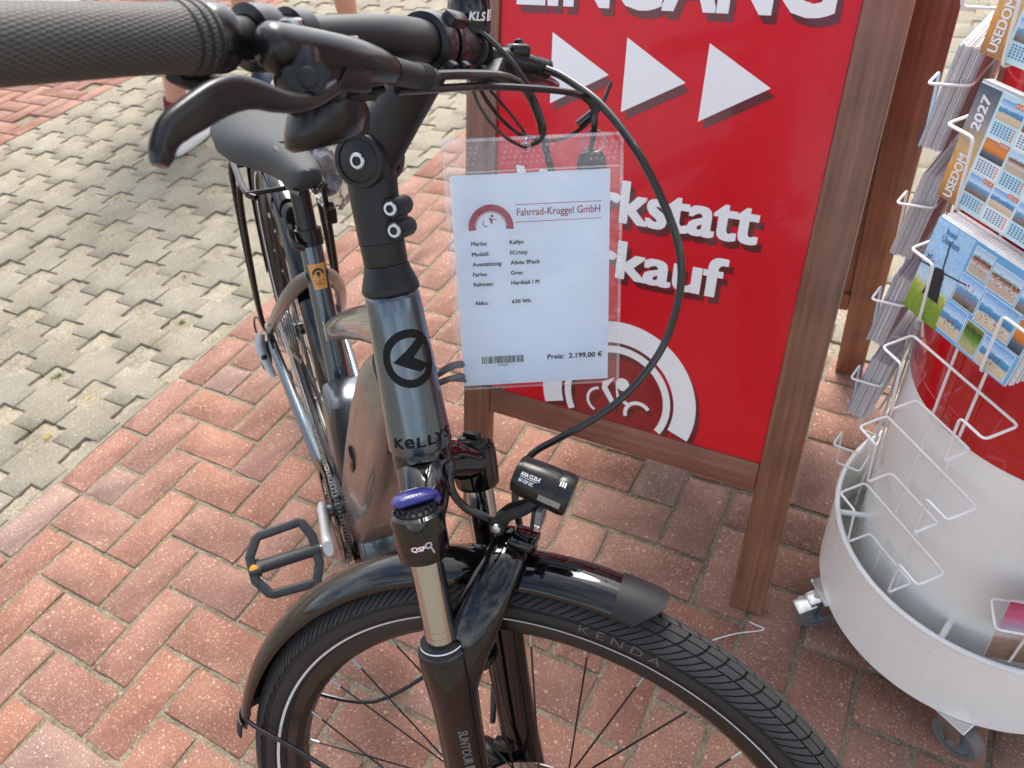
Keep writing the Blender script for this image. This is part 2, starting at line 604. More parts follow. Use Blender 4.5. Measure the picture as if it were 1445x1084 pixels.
M_['red_lacquer'] = mat('red_lacquer', (0.48, 0.006, 0.012), 0.12, coat=0.8)
M_['white_lacquer'] = mat('white_lacquer', (0.87, 0.87, 0.83), 0.3, coat=0.35, noise=0.025, nscale=12, rvar=0.06)
M_['white_wire'] = mat('white_wire', (0.78, 0.78, 0.77), 0.3, coat=0.3)
M_['grey_floor'] = mat('grey_sheet', (0.34, 0.34, 0.33), 0.45, noise=0.1, nscale=25)
M_['caster_rubber'] = mat('caster_rubber', (0.14, 0.13, 0.125), 0.6, noise=0.2)
M_['caster_hub'] = mat('caster_hub', (0.13, 0.17, 0.20), 0.4)
M_['zinc'] = mat('zinc', (0.62, 0.62, 0.60), 0.25, 1.0, noise=0.1, rvar=0.08)
M_['wood'] = wood_mat('brown_wood', (0.135, 0.054, 0.031), (0.300, 0.135, 0.080), 2)
M_['wood_rail'] = wood_mat('brown_wood_rail', (0.135, 0.048, 0.030), (0.300, 0.122, 0.075), 1)
M_['weed'] = mat('weed_green', (0.11, 0.15, 0.03), 0.7, noise=0.4, nscale=60)
M_['weed_dry'] = mat('weed_dry', (0.38, 0.31, 0.10), 0.8, noise=0.3, nscale=60)
M_['skin'] = mat('skin', (0.52, 0.26, 0.18), 0.5, noise=0.08, nscale=14)
M_['sock'] = mat('crimson_sock', (0.17, 0.008, 0.018), 0.9, bump=0.4, bscale=400)
M_['shoe_white'] = mat('white_shoe', (0.72, 0.71, 0.70), 0.6)
M_['shoe_sole'] = mat('shoe_sole', (0.55, 0.54, 0.52), 0.7)
M_['paper_white'] = mat('paper_white', (0.78, 0.78, 0.78), 0.6)
M_['paper_dim'] = mat('paper_dim', (0.50, 0.47, 0.49), 0.6)
M_['shoe_navy'] = mat('navy_shoe', (0.015, 0.02, 0.06), 0.7)
M_['cloth_navy'] = mat('navy_cloth', (0.03, 0.04, 0.09), 0.9, noise=0.2)
M_['cloth_grey'] = mat('grey_cloth', (0.22, 0.22, 0.23), 0.9, noise=0.2)
M_['cloth_white'] = mat('pale_cloth', (0.55, 0.54, 0.50), 0.9, noise=0.1)
M_['hair'] = mat('brown_hair', (0.05, 0.03, 0.018), 0.6)
M_['gravel'] = stone_mat('gravel', (0.10, 0.07, 0.055), (0.60, 0.52, 0.47), (0.8, 0.75, 0.7), 0.5, 0.0, 60, 2.0, 30.0)


def film_mat(name, tint=(0.985, 0.99, 1.0), gloss=0.10):
    """thin clear plastic film"""
    m = bpy.data.materials.new(name)
    m.use_nodes = True
    nt = m.node_tree
    nt.nodes.clear()
    L = nt.links.new
    out = nt.nodes.new('ShaderNodeOutputMaterial')
    tr = nt.nodes.new('ShaderNodeBsdfTransparent'); tr.inputs[0].default_value = (*tint, 1)
    gl = nt.nodes.new('ShaderNodeBsdfGlossy'); gl.inputs['Roughness'].default_value = 0.07
    df = nt.nodes.new('ShaderNodeBsdfDiffuse'); df.inputs[0].default_value = (0.75, 0.75, 0.78, 1)
    fr = nt.nodes.new('ShaderNodeFresnel'); fr.inputs[0].default_value = 1.45
    mr = nt.nodes.new('ShaderNodeMath'); mr.operation = 'MULTIPLY_ADD'; mr.inputs[1].default_value = 1.0; mr.inputs[2].default_value = gloss * 0.15
    L(fr.outputs[0], mr.inputs[0])
    m1 = nt.nodes.new('ShaderNodeMixShader'); m2 = nt.nodes.new('ShaderNodeMixShader')
    m1.inputs[0].default_value = gloss
    L(tr.outputs[0], m1.inputs[1]); L(df.outputs[0], m1.inputs[2])
    L(mr.outputs[0], m2.inputs[0]); L(m1.outputs[0], m2.inputs[1]); L(gl.outputs[0], m2.inputs[2])
    tc = nt.nodes.new('ShaderNodeTexCoord')
    n = node(nt, 'ShaderNodeTexNoise', Scale=22.0, Detail=3.0)
    L(tc.outputs['Object'], n.inputs['Vector'])
    bp = nt.nodes.new('ShaderNodeBump'); bp.inputs['Strength'].default_value = 0.6; bp.inputs['Distance'].default_value = 0.006
    L(n.outputs[0], bp.inputs['Height']); L(bp.outputs[0], gl.inputs['Normal']); L(bp.outputs[0], fr.inputs['Normal'])
    L(m2.outputs[0], out.inputs[0])
    return m


M_['film'] = film_mat('clear_film', gloss=0.035)
M_['film_seam'] = film_mat('clear_film_seam', gloss=0.22)
M_['film_bag'] = film_mat('clear_bag', gloss=0.22)
M_['lens'] = mat('clear_lens', (0.8, 0.82, 0.85), 0.05, trans=0.85, ior=1.45)

# grip: sunken dots, the shade of the holes put into the colour
_nt = M_['grip'].node_tree
_b = _nt.nodes['Principled BSDF']
_tc = _nt.nodes.new('ShaderNodeTexCoord')
_vo = node(_nt, 'ShaderNodeTexVoronoi', Scale=1.0, Randomness=0.0)
_uv = _nt.nodes.new('ShaderNodeUVMap')
_mp = _nt.nodes.new('ShaderNodeMapping'); _mp.inputs['Scale'].default_value = (42, 62, 1); _mp.inputs['Rotation'].default_value = (0, 0, 0.6)
_nt.links.new(_uv.outputs[0], _mp.inputs[0]); _nt.links.new(_mp.outputs[0], _vo.inputs['Vector'])
_rp = _nt.nodes.new('ShaderNodeValToRGB')
_rp.color_ramp.elements[0].position = 0.22; _rp.color_ramp.elements[1].position = 0.42
_nt.links.new(_vo.outputs['Distance'], _rp.inputs[0])
_bp = _nt.nodes.new('ShaderNodeBump'); _bp.inputs['Strength'].default_value = 0.9; _bp.inputs['Distance'].default_value = 0.0012
_nt.links.new(_rp.outputs[0], _bp.inputs['Height']); _nt.links.new(_bp.outputs[0], _b.inputs['Normal'])
_mx = _nt.nodes.new('ShaderNodeMixRGB'); _mx.inputs[1].default_value = (.03, .029, .028, 1); _mx.inputs[2].default_value = (.068, .065, .059, 1)
_nt.links.new(_rp.outputs[0], _mx.inputs[0]); _nt.links.new(_mx.outputs[0], _b.inputs['Base Color'])

# tread: fine ribs
_nt = M_['tread'].node_tree
_b = _nt.nodes['Principled BSDF']
_geo = _nt.nodes.new('ShaderNodeTexCoord')
_wv = node(_nt, 'ShaderNodeTexWave', Scale=420.0, Distortion=0.0)
_wv.bands_direction = 'DIAGONAL'
_nt.links.new(_geo.outputs['Object'], _wv.inputs['Vector'])
_bp = _nt.nodes.new('ShaderNodeBump'); _bp.inputs['Strength'].default_value = 0.5; _bp.inputs['Distance'].default_value = 0.0006
_nt.links.new(_wv.outputs[0], _bp.inputs['Height']); _nt.links.new(_bp.outputs[0], _b.inputs['Normal'])

# ================================================================== GROUND
g = MB()
g.add([(-150, -150, -0.035), (150, -150, -0.035), (150, 150, -0.035), (-150, 150, -0.035)], [(0, 1, 2, 3)])
ground = g.obj('ground', M_['sand'], smooth=False, kind='structure')

EDGE_Y = 0.187        # outer edge of the red border course
FAR_Y = 2.33          # far edge of the concrete grid
RED_X1, RED_X2, RED_STEP = 1.30, 2.40, -0.85


def in_red(x, y):
    return y < EDGE_Y - 0.1 and x < (RED_X2 if y > RED_STEP else RED_X1)


# --- red herringbone bricks
J = 0.0044
bricks = []   # (cx, cy, sx, sy)


def clip_brick(x0, x1, y0, y1):
    y1 = min(y1, EDGE_Y - 0.1)
    lim = RED_X2 - 0.1 if (y0 + y1) / 2 > RED_STEP + 0.05 else RED_X1 - 0.1
    x1 = min(x1, lim)
    if x1 - x0 > 0.03 and y1 - y0 > 0.03:
        bricks.append(((x0 + x1) / 2, (y0 + y1) / 2, x1 - x0, y1 - y0))


OY = EDGE_Y - 0.2
for k in range(-22, 26):
    for m in range(-14, 14):
        u0, v0 = k, -k + 4 * m
        if v0 > -4 and v0 < 34:
            clip_brick(u0 * .1, u0 * .1 + .1, OY - (v0 + 2) * .1, OY - v0 * .1)
        v0 = 2 - k + 4 * m
        if v0 > -4 and v0 < 34:
            clip_brick(u0 * .1, u0 * .1 + .2, OY - (v0 + 1) * .1, OY - v0 * .1)
bricks = [b for b in bricks if b[0] > -1.6 and b[1] > -3.0]
for i in range(-9, 12):      # border course along the concrete
    bricks.append((i * .2 + .1, EDGE_Y - .05, .2, .1))
for i in range(0, 12):       # end course on the right
    bricks.append((RED_X1 - .05, RED_STEP - .06 - i * .2, .1, .2))
for i in range(0, 5):
    bricks.append((RED_X2 - .05, EDGE_Y - .2 - i * .2, .1, .2))

bed = MB()
for (x0, y0, x1, y1) in ((-1.7, RED_STEP, RED_X2, EDGE_Y), (-1.7, -3.1, RED_X1, RED_STEP)):
    nx, ny = 60, 40
    vs = [(x0 + (x1 - x0) * i / nx, y0 + (y1 - y0) * j / ny, -0.0027 + random.uniform(-.0012, .0012)) for j in range(ny + 1) for i in range(nx + 1)]
    bed.add(vs, [(j * (nx + 1) + i, j * (nx + 1) + i + 1, (j + 1) * (nx + 1) + i + 1, (j + 1) * (nx + 1) + i) for j in range(ny) for i in range(nx)])
red_pave = bed.obj('red_brick_pavement', M_['joint'], kind='structure')

_bm_cache = {}


def brick_mesh(sx, sy, variant, grey=False):
    key = (round(sx, 3), round(sy, 3), variant, grey)
    if key in _bm_cache:
        return _bm_cache[key]
    rnd = random.Random(hash(key) % 100000)
    mb = MB()
    hx, hy, b = sx / 2 - J, sy / 2 - J, 0.0022
    def ring(dx, dy, z, jit, n=3):
        pts = []
        for (xa, ya, xb, yb) in ((-dx, -dy, dx, -dy), (dx, -dy, dx, dy), (dx, dy, -dx, dy), (-dx, dy, -dx, -dy)):
            for i in range(n):
                t = i / n
                j = jit * (2.0 if i == 0 else 1.0)
                pts.append((xa + (xb - xa) * t + rnd.uniform(-j, j), ya + (yb - ya) * t + rnd.uniform(-j, j), z))
        return pts
    r1 = ring(hx, hy, -0.03, 0, 4)
    r2 = ring(hx, hy, -b * 1.1, 0.0009, 4)
    r3 = ring(hx - b, hy - b, 0, 0.0013, 4)
    mb.rings([r1, r2, r3], cap=False)
    n = len(r3)
    mb.f.append(tuple(2 * n + i for i in range(n))); mb.mi.append(0)
    me = mb.mesh('brick', M_['brick_grey'] if grey else M_['brick'], True, 60)
    _bm_cache[key] = me
    return me


def px_area(x, y, sx, sy):
    p = to_px((x, y, 0))
    if p is None or not (-60 < p[0] < 1505 and -60 < p[1] < 1144):
        return 0
    return sx * sy / p[2] ** 3


order = sorted(bricks, key=lambda b: -px_area(*b))
rest = MB()
for i, (x, y, sx, sy) in enumerate(order):
    grey = (abs(sx - sy) < 0.02) or random.random() < 0.03
    me = brick_mesh(sx, sy, random.randrange(5), grey)
    M = Matrix.Translation((x, y, random.uniform(-.0012, .0012))) @ Matrix.Rotation(random.uniform(-.006, .006), 4, 'X') @ Matrix.Rotation(random.uniform(-.004, .004), 4, 'Y') @ Matrix.Rotation(random.uniform(-.006, .006), 4, 'Z')
    if i < 290 and px_area(x, y, sx, sy) > 0:
        put('brick', me, red_pave, M)
    else:
        rest.add([M @ v.co for v in me.vertices], [tuple(p.vertices) for p in me.polygons])
rest.obj('outer_bricks', M_['brick'], red_pave, kind='stuff')

# --- concrete grid pavers: plus-shaped blocks, square pockets of sand between them
PX, PY = 0.1695, 0.1775
X0, Y0 = 0.29, 0.376       # centre of one pocket
NOTCH_X, NOTCH_Y = 0.047, 0.047


def paver_mesh(variant):
    rnd = random.Random(variant + 50)
    a, b2 = PX / 2 - .0008, PY / 2 - .0008
    nx, ny = NOTCH_X, NOTCH_Y
    def outl(ins, z, jit):
        ax, ay = a - ins, b2 - ins
        cx, cy = PX / 2 - nx - ins, PY / 2 - ny - ins
        p = [(ax, -cy), (ax, cy), (cx, cy), (cx, ay), (-cx, ay), (-cx, cy), (-ax, cy), (-ax, -cy), (-cx, -cy), (-cx, -ay), (cx, -ay), (cx, -cy)]
        return [(x + rnd.uniform(-jit, jit), y + rnd.uniform(-jit, jit), z) for x, y in p]
    mb = MB()
    r = [outl(0, -0.03, 0), outl(0, -0.003, 0.0016), outl(0.0022, 0, 0.0022)]
    mb.rings(r, cap=False)
    n = 12
    # top as five quads
    B = 2 * n
    mb.f += [(B + 2, B + 5, B + 8, B + 11), (B + 0, B + 1, B + 2, B + 11), (B + 2, B + 3, B + 4, B + 5), (B + 5, B + 6, B + 7, B + 8), (B + 8, B + 9, B + 10, B + 11)]
    mb.mi += [0] * 5
    return mb.mesh('paver', M_['concrete'], True, 60)


pv = [paver_mesh(i) for i in range(6)]


def in_conc(x, y):
    if not (x > -1.5 and x < 7.4 and y > -3.2 and y < FAR_Y):
        return False
    if y > EDGE_Y:
        return True
    return x > (RED_X2 if y > RED_STEP else RED_X1)


cells = []
for i in range(-12, 44):
    for j in range(-22, 16):
        x = X0 + PX * (i + .5)
        y = Y0 + PY * (j + .5)
        if in_conc(x, y) and (y > EDGE_Y + PY * .45 or y < EDGE_Y and x > (RED_X2 if y > RED_STEP else RED_X1) + PX * .4):
            cells.append((x, y))
bedc = MB()
NX, NY = 150, 100
x0, x1, y0, y1 = -1.6, 7.5, -3.3, FAR_Y
vs = []
for j in range(NY + 1):
    for i in range(NX + 1):
        vs.append((x0 + (x1 - x0) * i / NX, y0 + (y1 - y0) * j / NY, -0.019 + random.uniform(-.002, .002)))
bedc.add(vs, [(j * (NX + 1) + i, j * (NX + 1) + i + 1, (j + 1) * (NX + 1) + i + 1, (j + 1) * (NX + 1) + i) for j in range(NY) for i in range(NX)])
grid_pave = bedc.obj('concrete_grid_pavement', M_['sand'], kind='structure')
order = sorted(cells, key=lambda c: -px_area(c[0], c[1], PX, PY))
rest = MB()
for i, (x, y) in enumerate(order):
    me = random.choice(pv)
    M = Matrix.Translation((x, y, random.uniform(-.0025, .0015))) @ Matrix.Rotation(random.uniform(-.012, .012), 4, 'X') @ Matrix.Rotation(random.uniform(-.012, .012), 4, 'Y') @ Matrix.Rotation(random.uniform(-.01, .01) + R(90) * 0, 4, 'Z')
    if i < 295 and px_area(x, y, PX, PY) > 0:
        put('paver', me, grid_pave, M)
    else:
        rest.add([M @ v.co for v in me.vertices], [tuple(p.vertices) for p in me.polygons])
rest.obj('outer_pavers', M_['concrete'], grid_pave, kind='stuff')

# sand heaped into the pockets and a strip of mortar along the border
heap = MB()
for i in range(-12, 44):
    for j in range(-22, 16):
        x, y = X0 + PX * i, Y0 + PY * j
        if not in_conc(x, y) or y < EDGE_Y and y > EDGE_Y - .3:
            continue
        p = to_px((x, y, 0))
        n = 7 if p is not None and -80 < p[0] < 1530 and -80 < p[1] < 1100 else 3
        h = random.uniform(-.0050, -.0012)
        vs = []
        for b in range(n):
            for a in range(n):
                vs.append((x + .098 * (a / (n - 1) - .5) * 1.0, y + .098 * (b / (n - 1) - .5), h + random.uniform(-.0018, .0018) - random.uniform(.003, .009) * max((a / (n - 1)) ** 6, (b / (n - 1)) ** 6)))
        heap.add(vs, [(b * n + a, b * n + a + 1, (b + 1) * n + a + 1, (b + 1) * n + a) for b in range(n - 1) for a in range(n - 1)])
heap.obj('pocket_sand', M_['sand'], grid_pave, kind='stuff')
mort = MB()
n = 120
vs = []
for i in range(n + 1):
    x = -1.5 + 3.9 * i / n
    vs += [(x, EDGE_Y + .001, -.003 + random.uniform(-.001, .001)), (x, EDGE_Y + .012 + random.uniform(0, .02), -.0035), (x, EDGE_Y + .06, -.012)]
mort.add(vs, [(3 * i + k, 3 * i + 3 + k, 3 * i + 4 + k, 3 * i + 1 + k) for i in range(n) for k in (0, 1)])
mort.obj('joint_mortar', M_['concrete'], grid_pave, kind='stuff')

# far red brick strip beyond the concrete, with gravel behind
far = MB()
far.add([(-2, FAR_Y, -.012), (7, FAR_Y, -.012), (7, 4.1, -.012), (-2, 4.1, -.012)], [(0, 1, 2, 3)])
far_pave = far.obj('far_brick_path', M_['joint'], smooth=False, kind='structure')
rest = MB()
fb = []
for i in range(-8, 34):
    fb.append((i * .2 + .1, FAR_Y + .05, .2, .1))
for k in range(-30, 70):
    for m in range(-30, 30):
        for (ux, vy, sx, sy) in ((k, -k + 4 * m, 1, 2), (k, 2 - k + 4 * m, 2, 1)):
            cx, cy = (ux + sx / 2) * .1, FAR_Y + .1 + (vy + sy / 2) * .1
            if -1.6 < cx < 6.5 and cy - sy * .05 > FAR_Y + .099 and cy < 4.0:
                fb.append((cx, cy, sx * .1, sy * .1))
vis = [b for b in fb if px_area(*b) > 0 and to_px((b[0], b[1], 0))[0] < 330 and to_px((b[0], b[1], 0))[1] > -30]
vis.sort(key=lambda b: -px_area(*b))
vis_set = set(vis[:170])
for b in fb:
    me = brick_mesh(b[2], b[3], random.randrange(5))
    M = Matrix.Translation((b[0], b[1], random.uniform(-.0015, .0015)))
    if b in vis_set:
        put('brick', me, far_pave, M)
    else:
        rest.add([M @ v.co for v in me.vertices], [tuple(p.vertices) for p in me.polygons])
rest.obj('outer_bricks', M_['brick'], far_pave, kind='stuff')
gv = MB()
gv.add([(-2, 4.1, -.004), (9, 4.1, -.004), (9, 8, -.004), (-2, 8, -.004)], [(0, 1, 2, 3)])
gv.obj('gravel_bed', M_['gravel'], smooth=False, kind='structure')

# weeds in the pockets
wd = MB()


def tuft(x, y, n, h, spread, mi):
    wd.m = mi
    for k in range(n):
        a = random.uniform(0, 6.28); r = random.uniform(0, spread)
        bx, by = x + r * math.cos(a), y + r * math.sin(a)
        t = random.uniform(0, 6.28); l = random.uniform(.4, 1) * h; w = random.uniform(.0008, .002)
        dx, dy = math.cos(t), math.sin(t)
        lean = random.uniform(.4, 1.4)
        p = [V((bx, by, -.012)), V((bx + dx * l * .4 * lean, by + dy * l * .4 * lean, -.012 + l * .7)), V((bx + dx * l * lean, by + dy * l * lean, -.012 + l * .85))]
        sx, sy = -dy * w, dx * w
        wd.add([p[0] + V((sx, sy, 0)), p[0] - V((sx, sy, 0)), p[1] - V((sx, sy, 0)), p[1] + V((sx, sy, 0)), p[2]], [(0, 1, 2, 3), (3, 2, 4)])


rw = random.Random(3)
spots = [(0.46, 0.37, 1), (0.80, 0.375, 0), (0.83, 0.215, 1), (0.47, 0.55, 0), (0.29, 0.37, 1), (1.0, .72, 1), (1.13, 1.08, 1), (.63, .9, 1), (1.3, 1.26, 0), (3.5, -1.58, 0), (3.52, -1.64, 0), (2.74, -1.43, 1), (1.5, -1.4, 1), (1.53, -1.42, 1), (.97, .55, 0), (1.48, .9, 1), (1.8, 1.1, 1), (.3, .72, 1)]
for (x, y, d) in spots:
    tuft(x + rw.uniform(-.02, .02), y + rw.uniform(-.02, .02), rw.randrange(18, 60), .016, rw.uniform(.008, .022), d)
for k in range(60):
    i, j = rw.randrange(-4, 26), rw.randrange(-12, 11)
    x, y = X0 + PX * i + rw.uniform(-.04, .04), Y0 + PY * j + rw.uniform(-.04, .04)
    if in_conc(x, y):
        tuft(x, y, rw.randrange(4, 16), .012, .012, rw.choice((0, 1, 1)))
wd.obj('weeds', [M_['weed'], M_['weed_dry']], smooth=False, kind='stuff', label='small tufts of weed and dry moss in the sandy paver pockets')

# ================================================================== BICYCLE
# K: steered frame (x forward, y left, z up the steering axis); F: main frame (origin at the rear axle)
MK = Matrix(((0.232798, 0.912928, 0.335213, -0.06681), (-0.962833, 0.167813, 0.21164, -1.25064), (0.136959, -0.372023, 0.918064, 0.33346), (0, 0, 0, 1)))
MF = Matrix(((-0.620697, 0.776134, 0.111136, 0.58859), (-0.784051, -0.61443, -0.087981, -0.42887), (0.0, -0.141746, 0.989903, 0.36), (0, 0, 0, 1)))
KI = MK.inverted()
FI = MF.inverted()


def F2K(p): return KI @ (MF @ V(p))
def K2F(p): return FI @ (MK @ V(p))


bike = empty('electric_bicycle', (0.27, -0.86, 0), 'grey electric city bicycle with black fenders leaning on its stand, front wheel turned', 'bicycle')
B = bike
HX = 0.0482


def wheel_pt(r, ang, y, cx=HX, cz=0.0):
    return V((cx + r * math.cos(ang), y, cz + r * math.sin(ang)))


# ---- wheels (rim + hub = wheel mesh; tyre, tread, stripes, spokes, rotor below it)
RT, TR = 0.3370, 0.0243


def build_wheel(name, cx, cz, M, spoke_n=32, detail=True):
    def P(r, a, y): return V((cx + r * math.cos(a), y, cz + r * math.sin(a)))
    rim = MB()
    prof = [(.3175, .0140), (.3175, .0112), (.311, .0105), (.307, .009), (.307, -.009), (.311, -.0105), (.3175, -.0112), (.3175, -.0140), (.3150, -.0146), (.304, -.0135), (.2975, -.0075), (.2960, 0), (.2975, .0075), (.304, .0135), (.3150, .0146)]
    rim.lathe(prof, (cx, 0, cz), (0, 1, 0), 144, closed=True)
    w = rim.obj(name, M_['rim'], B, M)
    hub = MB()
    hub.lathe([(.006, -.05), (.0075, -.045), (.011, -.04), (.012, -.034), (.026, -.032), (.026, -.028), (.016, -.024), (.014, 0), (.016, .024), (.026, .028), (.026, .032), (.016, .036), (.011, .045), (.006, .05)], (cx, 0, cz), (0, 1, 0), 28)
    hub.obj('hub', M_['satin_black'], w, M)
    # tyre carcass
    ty = MB()
    n, m = 160, 20
    rings = []
    for i in range(n):
        a = 2 * math.pi * i / n
        ring = []
        for k in range(m + 1):
            t = R(-152 + 304 * k / m)
            ring.append(P(RT + TR * math.cos(t), a, TR * math.sin(t)))
        rings.append(ring)
    b0 = len(ty.v)
    for r in rings: ty.v += [tuple(p) for p in r]
    for i in range(n):
        j = (i + 1) % n
        for k in range(m):
            ty.f.append((i * (m + 1) + k, j * (m + 1) + k, j * (m + 1) + k + 1, i * (m + 1) + k + 1)); ty.mi.append(0)
    # fine sidewall ridges
    for sgn in (-1, 1):
        for t0 in (79, 83, 114, 131):
            t = R(t0)
            q = [P(RT + (TR + .0005) * math.cos(t), 2 * math.pi * i / n, sgn * (TR + .0005) * math.sin(t)) for i in range(n)]
            ty.tube(q, .0006, 5, closed=True)
    tyre = ty.obj('tyre', M_['rubber'], w, M)
    # tread blocks
    tr = MB()
    NB = 114
    dphi = 2 * math.pi / NB

    def curve(t):      # sweep of the grooves across the tread (in pitch units)
        return -1.3 * (abs(t) / 66.0) ** 1.8

    def block(i, t0, t1, f0, f1, sg, hi):
        na, nb = 2, (3 if t1 - t0 < 18 else 5)
        top, bot = [], []
        for a in range(na + 1):
            for c in range(nb + 1):
                t = t0 + (t1 - t0) * c / nb
                ph = (i + f0 + (f1 - f0) * a / na + sg * 0 + curve(t) + (0.5 if sg < 0 else 0)) * dphi
                for lst, h in ((top, hi), (bot, 0.0)):
                    rr = TR + .0002 + h
                    lst.append(P(RT + rr * math.cos(R(t)), -ph, sg * rr * math.sin(R(t))))
        W_ = nb + 1
        fs = [(a * W_ + c, a * W_ + c + 1, (a + 1) * W_ + c + 1, (a + 1) * W_ + c) for a in range(na) for c in range(nb)]
        o = len(top)
        border = [c for c in range(W_)] + [a * W_ + nb for a in range(1, na + 1)] + [na * W_ + c for c in range(nb - 1, -1, -1)] + [a * W_ for a in range(na - 1, 0, -1)]
        nbd = len(border)
        fs += [(border[q], border[(q + 1) % nbd], o + border[(q + 1) % nbd], o + border[q]) for q in range(nbd)]
        tr.add(top + bot, fs)
    for i in range(NB if detail else 0):
        for sg in (-1, 1):
            block(i, 1.0, 16.5, .06, .92, sg, .0028)
            block(i, 19.0, 36.0, .06, .92, sg, .0026)
            block(i, 38.5, 72.0, .05, .44, sg, .0020)
            block(i, 38.5, 75.0, .56, .93, sg, .0020)
    if detail:
        tr.obj('tread', M_['tread'], tyre, M, angle=25)
    st = MB()
    for sgn in (-1, 1):
        vs, fs = [], []
        for i in range(n):
            a = 2 * math.pi * i / n
            for t0 in (120.0, 124.0, 127.5):
                rr = TR + .0007
                vs.append(P(RT + rr * math.cos(R(t0)), a, sgn * rr * math.sin(R(t0))))
        for i in range(n):
            j = (i + 1) % n
            for k in (0, 1):
                fs.append((3 * i + k, 3 * j + k, 3 * j + k + 1, 3 * i + k + 1))
        st.add(vs, fs)
    st.obj('reflective_stripe', M_['stripe'], tyre, M)
    # spokes and nipples, one mesh each, shared
    sp_mesh, ni_mesh = {}, {}
    for s in (-1, 1):
        for d in (-1, 1):
            a2 = d * R(68)
            p0 = V((0.2965, s * .003, 0)); p1 = V((.023 * math.cos(a2), s * .030, .023 * math.sin(a2)))
            mb = MB(); mb.tube([p0 + (p1 - p0) * .05, p1], .00105, 6)
            sp_mesh[(s, d)] = mb.mesh('spoke', M_['satin_black'])
            mb = MB(); q = (p1 - p0).normalized()
            mb.tube([p0 - q * .001, p0 + q * .008, p0 + q * .0145], [.0021, .0021, .0017], 8)
            ni_mesh[(s, d)] = mb.mesh('nipple', M_['steel'])
    for i in range(spoke_n):
        s = -1 if i % 2 else 1
        d = -1 if (i // 2) % 2 else 1
        Mi = M @ Matrix.Translation((cx, 0, cz)) @ Matrix.Rotation(-2 * math.pi * (i + .4) / spoke_n, 4, 'Y')
        so = put('spoke', sp_mesh[(s, d)], w, Mi)
        put('nipple', ni_mesh[(s, d)], w, Mi)
    # disc rotor on the left
    ro = MB()
    rings = []
    ro.lathe([(.066, .0345), (.080, .0345), (.080, .0363), (.066, .0363)], (cx, 0, cz), (0, 1, 0), 72, closed=True)
    for i in range(6):
        a = i * math.pi / 3
        ro.tube([P(.02, a, .0354), P(.045, a + .25, .0354), P(.068, a + .35, .0354)], [(.0045, .0009), (.004, .0009), (.004, .0009)], 6, up=None)
    for i in range(24):
        a = i * math.pi / 12
        ro.lathe([(.0022, -.0012), (.0022, .0012)], P(.073, a + (.03 if i % 2 else -.03), .0354), (0, 1, 0), 8)
    ro.obj('disc_rotor', M_['steel'], w, M)
    return w, tyre


front_wheel, tyre = build_wheel('front_wheel', HX, 0, MK)
rear_wheel, _ = build_wheel('rear_wheel', 0, 0, MF, 32, False)

# KENDA lettering on the near (right) sidewall
kd = MB()


def side_map(x, y, base_ang, rr=TR + .0010, t0=99.0):
    t = R(t0 - y / TR * 57.3)
    a = base_ang - x / .330
    return wheel_pt(RT + rr * math.cos(t), a, -rr * math.sin(t))


text_box(kd, "K E N D A", 0, 0, .078, .0080, lambda x, y: side_map(x, y, R(74)), bold=.0)
kd.obj('lettering', M_['tan_print'], tyre, MK)

